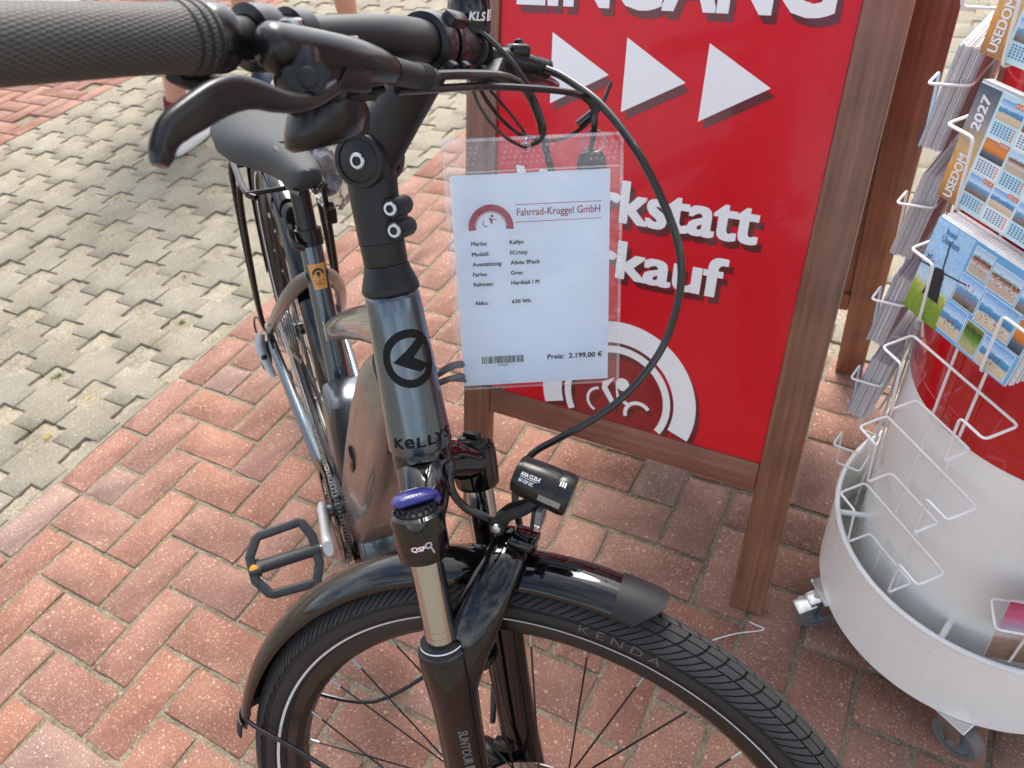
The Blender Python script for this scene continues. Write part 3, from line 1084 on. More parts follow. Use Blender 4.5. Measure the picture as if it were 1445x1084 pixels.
# ---- suspension fork
LX, LY = 0.0206, 0.066
crown = MB()
pts = [(LX, -.066, .450), (LX - .002, -.050, .455), (LX - .008, -.030, .466), (.006, -.012, .473), (.004, 0, .475), (.006, .012, .473), (LX - .008, .030, .466), (LX - .002, .050, .455), (LX, .066, .450)]
crown.tube(pts, [(.017, .0215), (.0185, .0205), (.0205, .0235), (.0225, .027), (.0225, .028), (.0225, .027), (.0205, .0235), (.0185, .0205), (.017, .0215)], 24, up=(0, 0, 1), smooth=4)
crown.lathe([(.028, .462), (.0285, .490), (.027, .4965)], (0, 0, 0), (0, 0, 1), 32)
fork = crown.obj('suspension_fork', M_['gloss_black'], B, MK, angle=60)
for sg in (-1, 1):
    cp = MB()
    cp.lathe([(.0205, .4215), (.0225, .4225), (.0232, .428), (.0238, .458), (.0228, .4645), (.0195, .4665), (.0185, .4640)], (LX, sg * LY, 0), (0, 0, 1), 36)
    cp.obj('crown_cap', M_['gloss_black'], fork, MK)
    sn = MB()
    sn.lathe([(.0150, .30), (.0150, .424)], (LX, sg * LY, 0), (0, 0, 1), 32)
    if sg < 0:
        for z in (.346, .339, .333): sn.lathe([(.01515, z), (.01515, z + .0004)], (LX, sg * LY, 0), (0, 0, 1), 32, cap=False)
    sn.obj('stanchion', M_['chrome'], fork, MK)
    lo = MB()
    zs = [(.318, .0225, 0), (.312, .0235, 0), (.300, .0240, .0005), (.285, .0236, .001), (.262, .0222, .0015), (.235, .0212, .001), (.18, .0210, 0), (.10, .0212, 0), (.03, .0218, .002), (-.005, .020, .008), (-.022, .014, .012)]
    rings = [[V((LX + dx + r * 1.06 * math.cos(2 * math.pi * k / 28), sg * LY + r * math.sin(2 * math.pi * k / 28), z)) for k in range(28)] for z, r, dx in zs]
    lo.rings(rings)
    # dropout
    lo.box((HX - .008, sg * .056, -.004), (.046, .011, .036), .004, seg=2)
    lo.lathe([(.013, -.007), (.0135, .007)], (HX, sg * .056, 0), (0, 1, 0), 20)
    lo.obj('lower_leg', M_['gloss_black'], fork, MK)
    se = MB()
    se.lathe([(.0152, .330), (.0190, .3300), (.0215, .3268), (.0218, .3230), (.0240, .3215), (.0243, .3170), (.0228, .3155)], (LX, sg * LY, 0), (0, 0, 1), 32, cap=False)
    sl = se.obj('dust_seal', M_['plastic_black'], fork, MK)
    rg = MB()
    rg.lathe([(.0208, .3282), (.0212, .3276), (.0213, .3268)], (LX, sg * LY, 0), (0, 0, 1), 32, cap=False)
    rg.obj('seal_ring', M_['stripe'], sl, MK)
# air valve-ish screw by the right seal
sc = MB(); sc.lathe([(.0028, 0), (.0028, .006), (.002, .0066)], (LX + .014, -LY + .012, .3275), (.6, .2, .7), 12)
sc.obj('bolt', M_['steel'], fork, MK)
# brace arch
br = MB()
bp = [(.028, -.062, .268), (.034, -.0615, .298), (.0455, -.0575, .330), (.062, -.046, .362), (.073, -.028, .384), (.0765, -.010, .3925), (.077, 0, .3935), (.0765, .010, .3925), (.073, .028, .384), (.062, .046, .362), (.0455, .0575, .330), (.034, .0615, .298), (.028, .062, .268)]
br.tube(bp, [(.010, .016), (.0125, .0215), (.0115, .0235), (.0100, .0220), (.0095, .0195), (.0095, .0185), (.0095, .0185), (.0095, .0185), (.0095, .0195), (.0100, .0220), (.0115, .0235), (.0125, .0215), (.010, .016)], 20, up=(0, 1, 0), smooth=4)
br.box((.090, 0, .4005), (.026, .030, .012), .004, M=Matrix.Rotation(R(16), 3, 'Y'), seg=2)
br.obj('brace_arch', M_['gloss_black'], fork, MK, angle=60)
# lockout knob (right) and adjuster (left)
kn = MB()
kn.lathe([(.0185, .4645), (.0178, .4680), (.0150, .4695), (.0145, .4725)], (LX, -LY, 0), (0, 0, 1), 30)
for k in range(18):
    a = k * math.pi / 9
    kn.box((LX + .0168 * math.cos(a), -LY + .0168 * math.sin(a), .4705), (.0022, .0022, .0050), .0005)
kb = kn.obj('lockout_dial', M_['plastic_black'], fork, MK)
rot45 = Matrix.Rotation(R(38), 3, 'Z')
kl = MB()
path = [rot45 @ V((x, y, z)) + V((LX, -LY, .4765)) for x, y, z in ((-.0185, 0, -.001), (-.013, 0, .0008), (0, 0, .0018), (.011, .001, .0008), (.0195, .003, -.002))]
kl.tube(path, [(.0030, .0045), (.0055, .0100), (.0058, .0110), (.0054, .0098), (.0034, .0052)], 20, up=(0, 0, 1), smooth=4)
kl.tube([rot45 @ V((.016, .003, -.001)) + V((LX, -LY, .4765)), rot45 @ V((.020, .002, -.009)) + V((LX, -LY, .4765))], [(.006, .0045), (.005, .004)], 12)
klo = kl.obj('lockout_lever', M_['blue'], kb, MK, angle=60)
tx = MB()
def kmap(x, y): return rot45 @ V((x, y, .0)) + V((LX, -LY, .4838 - (abs(y) / .0110) ** 2 * .0022))
text_box(tx, "< LOCK", -.010, .0045, .006, .0070, kmap, .02)
text_box(tx, "OPEN >", -.008, -.0080, .006, -.0055, kmap, .02)
tx.obj('lettering', M_['white_print'], klo, MK)
ka = MB()
ka.lathe([(.0185, .4645), (.0175, .4685), (.0135, .4700), (.013, .4740)], (LX, LY, 0), (0, 0, 1), 28)
ka.box((LX + .002, LY, .4760), (.020, .008, .008), .002, M=Matrix.Rotation(R(-20), 3, 'Z'), seg=2)
ka.box((LX - .007, LY - .002, .4730), (.010, .012, .006), .002, seg=2)
ka.obj('preload_dial', M_['plastic_black'], fork, MK)


def cyl_map(cx, cy, r, a0, z0):
    """print wrapped on an upright cylinder; x to the viewer's right when seen from outside"""
    return lambda x, y: V((cx + (r(z0 + y) if callable(r) else r) * math.cos(a0 + x / .0238), cy + (r(z0 + y) if callable(r) else r) * math.sin(a0 + x / .0238), z0 + y))


cam_k = KI @ CAM_POS
a_cap = math.atan2(cam_k.y + LY, cam_k.x - LX)
tx = MB()
text_box(tx, "QSP", -.0105, -.002, .0025, .0035, cyl_map(LX, -LY, .0241, a_cap, .4395), .03, 1.0, .2)
tx.obj('lettering', M_['white_print'], fork, MK)
tx = MB()
text_box(tx, "QSP", -.0115, -.0028, .0032, .0043, cyl_map(LX, -LY, .0239, a_cap, .4395), .06, 1.0, .2)
tx.obj('lettering', M_['logo_red'], fork, MK)
tx = MB()
m_ = cyl_map(LX, -LY, .0243, a_cap, .4395)
annulus(tx, .0045, .0030, .0016, .0033, m_, n=20)
tx.add([m_(.0055, .0005), m_(.0068, .001), m_(.0092, -.0055), m_(.0078, -.0062)], [(0, 1, 2, 3)])
tx.obj('lettering', M_['grey_print'], fork, MK)
# SUNTOUR down the right lower leg
tx = MB()


def leg_map(x, y):
    a = a_cap + R(3) + y / .0215
    return V((LX + .0004 + .0216 * 1.06 * math.cos(a), -LY + .0216 * math.sin(a), .252 - x))


text_box(tx, "SR SUNTOUR", 0, -.0045, .052, .0045, leg_map, .03, 1.0, .25)
tx.add([leg_map(.056, -.005), leg_map(.064, -.005), leg_map(.064, .005), leg_map(.056, .005)], [(0, 1, 2, 3)])
tx.obj('lettering', M_['dim_print'], fork, MK)
# disc caliper on the left leg
ca = MB()
ca.box((HX - .062, .052, .062), (.040, .026, .030), .006, M=Matrix.Rotation(R(25), 3, 'Y'), seg=2)
ca.box((HX - .050, .056, .040), (.018, .018, .060), .004, seg=2)
ca.box((HX - .040, .047, .088), (.024, .014, .014), .003, seg=2)
ca.obj('brake_caliper', M_['satin_black'], fork, MK)
bo = MB(); bo.lathe([(.006, 0), (.006, .006), (.004, .010)], (LX - .012, LY - .028, .215), (0, -1, 0), 12)
bo.tube([(LX - .008, LY - .01, .215), (LX - .012, LY - .03, .215)], .006, 10)
bo.obj('stay_boss', M_['satin_black'], fork, MK)

# ---- front fender
def fender(name, cx, cz, M, a0, a1, r=.386, hw=.0288, drop=.0215, thick=.0016, n=72, mat_=None, parent=None, round_=0.0):
    mb = MB()
    m = 14
    def prof(k, out):
        t = -1 + 2 * k / m
        th = t * R(82)
        y = hw * math.sin(th) / math.sin(R(82))
        rr = r - drop * (1 - math.cos(th)) / (1 - math.cos(R(82)))
        return (rr if out else rr - thick, y * (1 if out else .96))
    rings = []
    for i in range(n + 1):
        a = R(a0 + (a1 - a0) * i / n)
        ring = []
        for k in range(m + 1):
            q = prof(k, True); aa = a + R(round_) * abs(q[1] / hw) ** 3 * (1 - i / n); ring.append(V((cx + q[0] * math.cos(aa), q[1], cz + q[0] * math.sin(aa))))
        for k in range(m, -1, -1):
            q = prof(k, False); aa = a + R(round_) * abs(q[1] / hw) ** 3 * (1 - i / n); ring.append(V((cx + q[0] * math.cos(aa), q[1], cz + q[0] * math.sin(aa))))
        rings.append(ring)
    mb.rings(rings)
    return mb.obj(name, mat_ or M_['gloss_black'], parent or B, M, angle=60)


ff = fender('front_fender', HX, 0, MK, 68.0, 159.5)
fender('fender_end_cap', HX, 0, MK, 63.4, 70.0, r=.3875, hw=.0302, drop=.0225, n=10, round_=3.2, mat_=M_['plastic_black'], parent=ff)
fender('fender_end_cap', HX, 0, MK, 158.5, 162.0, r=.388, hw=.031, drop=.0185, n=6, mat_=M_['plastic_black'], parent=ff)
rf = fender('rear_fender', 0, 0, MF, 18, 190)
for sg in (-1, 1):
    s1 = MB()
    a = R(156)
    p0 = wheel_pt(.368, a, sg * .020)
    s1.tube([p0 + V((.004, 0, .010)), p0 + V((.002, sg * .004, -.002)), p0 + V((.010, sg * .010, -.012)), p0.lerp(V((HX, sg * .066, 0)), .3) + V((0, sg * .002, -.004)), V((HX - .02, sg * .064, .008)), V((HX, sg * .066, 0))] if sg < 0 else
            [p0 + V((.012, 0, .004)), p0 + V((-.001, sg * .006, -.004)), p0 + V((.03, sg * .022, -.02)), V((-.16, .050, .12)), V((-.05, .055, .19)), V((LX - .012, LY - .026, .215))], .0026, 8, smooth=5)
    s1.obj('fender_stay', M_['satin_black'], ff, MK)

# ---- headlamp
hl_o = V((.1165, 0, .459)); hl_d = V((.041, 0, -.0185)).normalized()
hl = MB()
hl.lathe([(.0130, -.0275), (.0165, -.0262), (.0178, -.022), (.0192, -.005), (.0195, .010), (.0192, .0125), (.0198, .0135), (.0202, .022), (.0192, .0265), (.0170, .0275)], hl_o, hl_d, 40, ref=(0, 0, 1))
lamp = hl.obj('headlamp', M_['satin_black'], B, MK)
ln = MB(); ln.lathe([(.0001, .0285), (.010, .0283), (.0168, .0268)], hl_o, hl_d, 28, cap=False); ln.obj('lens', M_['lens'], lamp, MK)
up_ = V((0, 0, 1)) - hl_d * hl_d.z; up_.normalize(); side_ = hl_d.cross(up_)


def hl_map(x, y, r=.0200):
    a = R(18) + y / .019
    # from the right side, text runs from the rear to the front
    return hl_o + hl_d * x + (up_ * math.sin(a) + V((0, -1, 0)) * math.cos(a)) * (r - .0012 * max(0, -x) * 40)


tx = MB()
text_box(tx, "AXA CL35-E", -.0205, .0048, -.002, .0084, hl_map, .03)
tx.add([hl_map(-.0205, .0036), hl_map(-.004, .0036), hl_map(-.004, .0040), hl_map(-.0205, .0040)], [(0, 1, 2, 3)])
text_box(tx, "6V-12V DC", -.0205, -.0010, -.0065, .0025, hl_map, .03)
for k in range(3):
    tx.add([hl_map(.0150 + k * .0022, .009, .0206), hl_map(.0162 + k * .0022, .009, .0206), hl_map(.0162 + k * .0022, .0135, .0206), hl_map(.0150 + k * .0022, .0135, .0206)], [(0, 1, 2, 3)])
tx.obj('lettering', M_['white_print'], lamp, MK)
wn_ = MB()
for i in range(6):
    pass
vs = [hl_map(x, y, .0204) for y in (-.0105, -.0045) for x in (.001, .008, .015, .022)]
wn_.add(vs, [(0, 1, 5, 4), (1, 2, 6, 5), (2, 3, 7, 6)])
wn_.obj('side_window', M_['lens'], lamp, MK)
bk = MB()
for s in (-.0085, .0085):
    bk.tube([(.066, s, .416), (.078, s, .428), (.094, s * .8, .434), (.110, s * .6, .443)], [(.0065, .0022), (.0055, .002), (.0055, .002), (.0055, .002)], 10, up=(-.5, 0, .8), smooth=3)
bk.box((.085, 0, .430), (.012, .018, .004), .001, M=Matrix.Rotation(R(-25), 3, 'Y'))
bk.lathe([(.0075, -.012), (.0075, .012)], (.069, 0, .418), (0, 1, 0), 20)
bk.tube([(.0665, 0, .405), (.069, 0, .418)], .006, 12)
bko = bk.obj('lamp_bracket', M_['plastic_black'], lamp, MK)
sb = MB(); sb.lathe([(.0052, 0), (.0052, .0012), (.0045, .0030), (.0025, .0036)], (.069, -.012, .418), (0, -1, 0), 16); sb.obj('bolt', M_['steel'], bko, MK)
rf_ = MB(); rf_.box((.110, 0, .4265), (.006, .024, .022), .0015, M=Matrix.Rotation(R(14), 3, 'Y'), seg=2); rf_.obj('clear_reflector', M_['lens'], lamp, MK)
rf_ = MB(); rf_.box((.1055, 0, .4275), (.004, .024, .022), .0015, M=Matrix.Rotation(R(14), 3, 'Y'), seg=2); rf_.obj('reflector_back', M_['plastic_black'], lamp, MK)

# ---- main frame
def head_r(z):
    t = (z - .497) / .148
    return .0302 - .0062 * max(0, min(1, t)) ** .9


fr_head = MB()
fr_head.lathe([(.026, .4965), (.0292, .4975), (.0300, .500)] + [(head_r(.5 + .0140 * i), .5 + .0140 * i) for i in range(1, 11)] + [(.0236, .6425), (.0225, .6440)], (0, 0, 0), (0, 0, 1), 56)
frame = fr_head.obj('head_tube', M_['frame'], B, MK)
ff_k = (KI.to_3x3() @ MF.to_3x3() @ V((1, 0, 0)))
A0 = math.atan2(ff_k.y, ff_k.x)


def head_map(z0, lift=.0003):
    def f(x, y):
        z = z0 + y
        r = head_r(z) + lift
        return V((r * math.cos(A0 + x / .0272), r * math.sin(A0 + x / .0272), z))
    return f


lg = MB()
hm = head_map(.5885)
annulus(lg, 0, 0, .0188, .0262, hm, n=72)


def fine(mb, poly, fn, n=8):
    """triangle wrapped with subdivisions"""
    a, b, c = poly
    idx = {}
    vs = []
    for i in range(n + 1):
        for j in range(n + 1 - i):
            u, v = i / n, j / n
            idx[(i, j)] = len(vs)
            vs.append(fn(a[0] + (b[0] - a[0]) * u + (c[0] - a[0]) * v, a[1] + (b[1] - a[1]) * u + (c[1] - a[1]) * v))
    fs = []
    for i in range(n):
        for j in range(n - i):
            fs.append((idx[(i, j)], idx[(i + 1, j)], idx[(i, j + 1)]))
            if j < n - i - 1:
                fs.append((idx[(i + 1, j)], idx[(i + 1, j + 1)], idx[(i, j + 1)]))
    mb.add(vs, fs)


fine(lg, [(-.0165, -.0012), (.0124, .0178), (.0029, .0006)], hm)
fine(lg, [(.0124, .0178), (.0178, .0120), (.0029, .0006)], hm)
fine(lg, [(-.0165, -.0012), (.0029, .0006), (.0072, -.0135)], hm)
fine(lg, [(.0029, .0006), (.0178, -.0095), (.0072, -.0135)], hm)
lg.obj('emblem', M_['black_print'], frame, MK)
kt = MB()
for k_, (c_, xa_, xb_) in enumerate((("K", -.0300, -.0205), ("e", -.0190, -.0105), ("L", -.0090, -.0015), ("L", .0005, .0080), ("Y", .0085, .0180), ("S", .0190, .0270))):
    text_box(kt, c_, xa_, 0, xb_, .0100, head_map(.5060), .03, 1.0, .1)
kt.obj('lettering', M_['black_print'], frame, MK)


def rrect(c, ax, ay, a, b, n=3.2, seg=32):
    out = []
    for k in range(seg):
        t = 2 * math.pi * k / seg
        ct, st = math.cos(t), math.sin(t)
        x = a * math.copysign(abs(ct) ** (2 / n), ct)
        y = b * math.copysign(abs(st) ** (2 / n), st)
        out.append(V(c) + V(ax) * x + V(ay) * y)
    return out


def loft(path, sizes, n=3.0, seg=32, sub=5):
    P = catmull([V((x, 0, z)) for x, z in path], sub)
    S = lerp_list(sizes, len(P))
    rings = []
    for i, p in enumerate(P):
        t = (P[min(i + 1, len(P) - 1)] - P[max(i - 1, 0)]).normalized()
        nrm = V((t.z, 0, -t.x))
        rings.append(rrect(p, nrm, V((0, 1, 0)), S[i][0], S[i][1], n, seg))
    mb = MB(); mb.rings(rings)
    return mb


dt = loft([(.832, .488), (.800, .435), (.752, .345), (.687, .235), (.617, .120), (.555, .020), (.525, -.03)], [(.036, .026), (.050, .034), (.056, .041), (.056, .044), (.055, .045), (.053, .045), (.046, .043)], 4.6, 48)
dto = dt.obj('down_tube', M_['frame_dark'], B, MF)
tt = loft([(.806, .532), (.74, .492), (.66, .440), (.56, .372), (.46, .300), (.396, .254)], [(.022, .017), (.022, .019), (.020, .018), (.018, .017), (.016, .015), (.013, .013)], 2.6)
tto = tt.obj('top_tube', M_['frame'], B, MF)
for yy in (-1,):
    dc = MB()
    for i in range(3):
        pass
    dc.add([(.492, -.0222, .340), (.498, -.0222, .344), (.508, -.0225, .318), (.502, -.0225, .314)], [(0, 1, 2, 3)])
    dc.obj('decal', M_['cream_print'], tto, MF)
sa, ca_ = math.sin(R(73)), math.cos(R(73))


def seat_pt(L, y=0): return V((.465 - L * ca_, y, -.06 + L * sa))


se = MB(); se.tube([seat_pt(.02), seat_pt(.25), seat_pt(.455)], [.019, .0172, .0168], 28)
seo = se.obj('seat_tube', M_['frame'], B, MF)
# orange shop sticker and small emblem on the seat tube
stk = MB()
ax = (seat_pt(1) - seat_pt(0)).normalized(); fx = V((ax.z, 0, -ax.x))


def seat_map(L0, r):
    def f(x, y):
        a = x / r
        return seat_pt(L0 + y) + (fx * math.cos(a) + V((0, 1, 0)) * math.sin(a)) * r
    return f


sm = seat_map(.405, .0173)
vs, fs = [], []
for i in range(7):
    x = -.014 + .028 * i / 6
    for y in (-.020, .019):
        vs.append(sm(x * (.75 if y < 0 else 1.0), y))
fs = [(2 * i, 2 * i + 2, 2 * i + 3, 2 * i + 1) for i in range(6)]
stk.add(vs, fs)
sto = stk.obj('sticker', M_['sticker'], seo, MF)
sp = MB(); sm2 = seat_map(.405, .0176)
annulus(sp, 0, .003, .0060, .0095, sm2, 0, 180, 24)
annulus(sp, 0, .004, .0, .003, sm2, 0, 360, 12)
for k, (w, y) in enumerate(((.010, .0008), (.0105, -.001), (.008, -.006), (.007, -.0095), (.006, -.0125))):
    sp.add([sm2(-w, y - .0007), sm2(0, y - .0007), sm2(w, y - .0007), sm2(w, y + .0003), sm2(0, y + .0003), sm2(-w, y + .0003)], [(0, 1, 4, 5), (1, 2, 3, 4)])
sp.obj('lettering', M_['ink'], sto, MF)
em = MB(); sm3 = seat_map(.232, .0180)
annulus(em, 0, 0, .0045, .0063, sm3, n=28)
em.add([sm3(-.004, 0), sm3(.003, .0035), sm3(.0005, 0), sm3(.003, -.0035)], [(0, 1, 2), (0, 2, 3)])
text_box(em, "KELLYS", -.010, -.014, .010, -.0105, sm3, .03)
em.obj('emblem', M_['black_print'], seo, MF)
# motor and lower shell
mo = MB()
rings = []
for (x, z, a, b) in ((.455, .186, .026, .026), (.458, .180, .034, .034), (.462, .14, .038, .0395), (.470, .06, .042, .0410), (.478, 0, .052, .042), (.487, -.06, .066, .043), (.490, -.10, .066, .043), (.490, -.118, .056, .036)):
    rings.append(rrect((x, 0, z), (1, 0, 0), (0, 1, 0), a, b, 5.5, 48))
mo.rings(rings)
moo = mo.obj('motor_housing', M_['frame_dark'], B, MF, angle=50)
ms = MB()
rings = []
for (x, z, a, b) in ((.500, -.095, .076, .040), (.500, -.112, .080, .046), (.498, -.130, .074, .044), (.492, -.138, .056, .034)):
    rings.append(rrect((x, 0, z), (1, 0, 0), (0, 1, 0), a, b, 4.0, 36))
ms.rings(rings)
ms.obj('skid_plate', M_['satin_black'], moo, MF)
mf = MB(); mf.box((.556, 0, -.045), (.050, .076, .075), .010, M=Matrix.Rotation(R(-32), 3, 'Y'), seg=3)
mf.obj('motor_bracket', M_['frame'], moo, MF)
cp = MB()
cp.tube([(.712, -.0435, .298), (.698, -.0445, .272), (.682, -.0450, .248)], [(.003, .010), (.004, .0125), (.003, .010)], 16, up=(0, 1, 0), smooth=3)
cp.obj('charge_port_cover', M_['gloss_black'], dto, MF)
# chain stays and seat stays
for sg in (-1, 1):
    c = MB(); c.tube([(.445, sg * .040, -.062), (.36, sg * .050, -.052), (.20, sg * .062, -.028), (.06, sg * .070, -.008), (.0, sg * .070, -.004)], [.0125, .0125, .0115, .0100, .0080], 18, smooth=4)
    c.obj('chain_stay', M_['frame'], B, MF)
    c = MB(); c.tube([(.352, sg * .008, .328), (.318, sg * .026, .298), (.26, sg * .045, .240), (.16, sg * .060, .146), (.07, sg * .068, .064), (.02, sg * .071, .018)], [(.012, .010), (.0125, .010), (.0120, .0095), (.0110, .009), (.0095, .008), (.0085, .0075)], 18, smooth=4)
    so_ = c.obj('seat_stay', M_['frame_dark'], B, MF)
    if sg < 0:
        d = MB(); d.box((.100, -.0785, .089), (.012, .004, .010), .001, M=Matrix.Rotation(R(-40), 3, 'Y')); d.obj('decal', M_['cream_print'], so_, MF)
    dp = MB(); dp.prism([(-.018, -.02), (.030, -.018), (.034, .020), (.005, .026), (-.016, .014)], (0, sg * .070, 0), (1, 0, 0), (0, 0, 1), .006, -.003)
    dp.obj('dropout', M_['frame'], B, MF)
bg = MB(); bg.tube([(.292, -.034, .274), (.282, 0, .280), (.292, .034, .274)], .008, 12, smooth=4); bg.obj('stay_bridge', M_['satin_black'], B, MF)
# seat post, clamp, saddle
sp = MB(); sp.tube([seat_pt(.44), seat_pt(.60)], .0145, 24); spo = sp.obj('seat_post', M_['satin_black'], B, MF)
sc = MB(); sc.tube([seat_pt(.450), seat_pt(.474)], [.0200, .0200], 28)
sc.box(seat_pt(.462, 0) + V((-.020, -.006, 0)), (.018, .016, .022), .003)
sco = sc.obj('seat_clamp', M_['satin_black'], B, MF)
lv = MB(); lv.tube([seat_pt(.470, -.022) + V((-.020, 0, .002)), seat_pt(.468, -.027) + V((0, 0, 0)), seat_pt(.462, -.024) + V((.018, 0, 0)), seat_pt(.458, -.012) + V((.024, 0, 0))], [(.006, .003), (.007, .003), (.007, .003), (.005, .003)], 12, up=(0, 0, 1), smooth=4); lv.obj('clamp_lever', M_['satin_black'], sco, MF)
# saddle: lofted sections from nose to rear
sd = MB()
rings = []
secs = [(.432, .508, .010, .006), (.426, .510, .0215, .016), (.408, .513, .0275, .024), (.37, .515, .0310, .028), (.33, .515, .040, .030), (.29, .514, .058, .031), (.25, .514, .078, .032), (.21, .516, .087, .032), (.18, .518, .085, .026), (.165, .518, .068, .014)]
for x, zt, hw, dep in secs:
    ring = []
    for k in range(36):
        t = 2 * math.pi * k / 36
        ct, st = math.cos(t), math.sin(t)
        y = hw * math.copysign(abs(ct) ** .7, ct)
        z = zt - dep + (dep if st > 0 else dep * .75) * math.copysign(abs(st) ** .75, st) - .10 * y * y / .08
        ring.append(V((x, y, z)))
    rings.append(ring)
sd.rings(rings)
MSD = MF @ Matrix.Translation((.268, -.008, 0)) @ Matrix.Rotation(R(7), 4, 'Z') @ Matrix.Diagonal((1, .86, 1, 1)) @ Matrix.Translation((-.310, 0, 0))
sdo = sd.obj('saddle', M_['saddle'], B, MSD, angle=70)
rl = MB()
for sg in (-1, 1):
    rl.tube([(.40, sg * .010, .482), (.34, sg * .018, .468), (.24, sg * .022, .468), (.16, sg * .030, .488)], .0035, 8, smooth=4)
rl.box(seat_pt(.575) + V((0, 0, .01)), (.036, .052, .026), .005, seg=2)
rl.obj('saddle_rail', M_['satin_black'], sdo, MF)

# ---- drivetrain
cr = MB()
NT = 44
poly = []
for i in range(NT * 4):
    a = 2 * math.pi * i / (NT * 4)
    r = .0895 + (.0022 if i % 4 in (0, 1) else -.0016)
    poly.append((r * math.cos(a), r * math.sin(a)))
inner = []
cr.lathe([(.074, -.002), (.0885, -.0022), (.0885, .0022), (.074, .002)], (.465, -.052, -.06), (0, 1, 0), 64, closed=True)
for i in range(NT):
    a = 2 * math.pi * i / NT
    c = V((.465 + .0900 * math.cos(a), -.052, -.06 + .0900 * math.sin(a)))
    cr.box(c, (.0040, .0026, .0056), .0006, M=Matrix.Rotation(-a, 3, 'Y'))
for i in range(4):
    a = R(31) + i * math.pi / 2
    cr.tube([(.465, -.056, -.06), (.465 + .078 * math.cos(a), -.055, -.06 + .078 * math.sin(a))], [(.003, .016), (.003, .009)], 10, up=(0, 1, 0))
# outer guard disc
cr.lathe([(.070, -.0045), (.0935, -.0050), (.0935, -.0065), (.070, -.0065)], (.465, -.054, -.06), (0, 1, 0), 64, closed=True)
cro = cr.obj('chain_ring', M_['satin_black'], B, MF)
CA = R(31)
arm = MB()
cb = V((.465, -.072, -.06)); ce = V((.465 + .17 * math.cos(CA), -.086, -.06 + .17 * math.sin(CA)))
arm.tube([cb - (ce - cb) * .06, cb, cb.lerp(ce, .25), cb.lerp(ce, .6), ce, ce + (ce - cb) * .075], [(.008, .013), (.0100, .0195), (.0088, .0160), (.0080, .0140), (.0095, .0165), (.007, .012)], 24, up=(0, 1, 0), smooth=4)
arm.obj('crank_arm', M_['crank_alloy'], B, MF)
arm = MB(); cb2 = V((.465, .072, -.06)); ce2 = V((.465 - .17 * math.cos(CA), .086, -.06 - .17 * math.sin(CA)))
arm.tube([cb2 - (ce2 - cb2) * .06, cb2, cb2.lerp(ce2, .25), cb2.lerp(ce2, .6), ce2, ce2 + (ce2 - cb2) * .075], [(.007, .011), (.0085, .0165), (.0075, .0135), (.0068, .0115), (.0075, .0140), (.006, .010)], 24, up=(0, 1, 0), smooth=4)
arm.obj('crank_arm', M_['crank_alloy'], B, MF)
ax_ = MB(); ax_.tube([(.465, -.07, -.06), (.465, .07, -.06)], .012, 16); ax_.obj('crank_axle', M_['dark_steel'], B, MF)


def pedal(c, sg, M):
    """platform with two windows; c = axle end at the crank"""
    mb = MB()
    rotp = Matrix.Rotation(R(40), 3, 'Y')
    def T(x, y, z): return V(c) + rotp @ V((x, 0, z)) + V((0, sg * y, 0))
    def bar(pts, a, b):
        mb.tube([T(*p) for p in pts], (a, b) and [(a, b), (a, b)], 10, up=rotp @ V((0, 0, 1)))
    # frame outline
    out = [(-.020, .010, 0), (-.044, .020, 0), (-.046, .024, 0), (-.043, .082, 0), (-.040, .087, 0), (-.017, .101, 0), (.017, .101, 0), (.040, .087, 0), (.043, .082, 0), (.046, .024, 0), (.044, .020, 0), (.020, .010, 0)]
    mb.tube([T(*p) for p in out], [(.0085, .0068), (.0085, .0068)], 16, up=rotp @ V((0, 0, 1)), closed=True, pw=4.5)
    mb.tube([T(0, .004, 0), T(0, .025, 0), T(0, .095, 0)], [(.0105, .0105), (.0095, .0095), (.0085, .0105)], 16)
    mb.tube([T(0, .090, 0), T(0, .106, 0)], [(.0085, .013), (.0080, .012)], 16, pw=3)
    for (x, y) in ((-.045, .030), (-.043, .055), (-.041, .080), (.045, .030), (.043, .055), (.041, .080), (-.020, .099), (.020, .099)):
        mb.tube([T(x, y, .006), T(x, y, .0105)], [.0026, .0022], 8)
    po = mb.obj('pedal', M_['pedal'], B, M, angle=50)
    ap = MB(); ap.tube([T(0, -.004, 0), T(0, .010, 0)], .0055, 12); ap.obj('pedal_axle', M_['dark_steel'], po, M)
    rf = MB(); rf.lathe([(.0058, 0), (.0058, .0012), (.0042, .002)], T(0, .099, .0088), rotp @ V((0, 0, 1)), 16); rf.obj('amber_reflector', M_['amber'], po, M)
    return po


pedal(ce + V((0, -.008, 0)), -1, MF)
pedal(ce2 + V((0, .008, 0)), 1, MF)
# cassette: nine sprockets
for i in range(9):
    r = .023 + .0060 * i
    y = -.058 + i * .0042
    mb = MB(); nt_ = 12 + 3 * i
    mb.lathe([(r * .62, y - .0008), (r, y - .0008), (r, y + .0008), (r * .62, y + .0008)], (0, 0, 0), (0, 1, 0), 40, closed=True)
    for k in range(nt_):
        a = 2 * math.pi * k / nt_
        mb.box((r * math.cos(a), y, r * math.sin(a)), (.0042, .0016, .0038), 0, M=Matrix.Rotation(-a, 3, 'Y'))
    mb.obj('sprocket', M_['sprocket_steel'] if i else M_['dark_steel'], rear_wheel, MF)
sg_ = MB(); sg_.lathe([(.03, -.0175), (.080, -.0165), (.080, -.0150), (.03, -.0160)], (0, 0, 0), (0, 1, 0), 48, closed=True)
sg_.obj('spoke_guard', M_['lens'], rear_wheel, MF)
# chain
ch = MB()


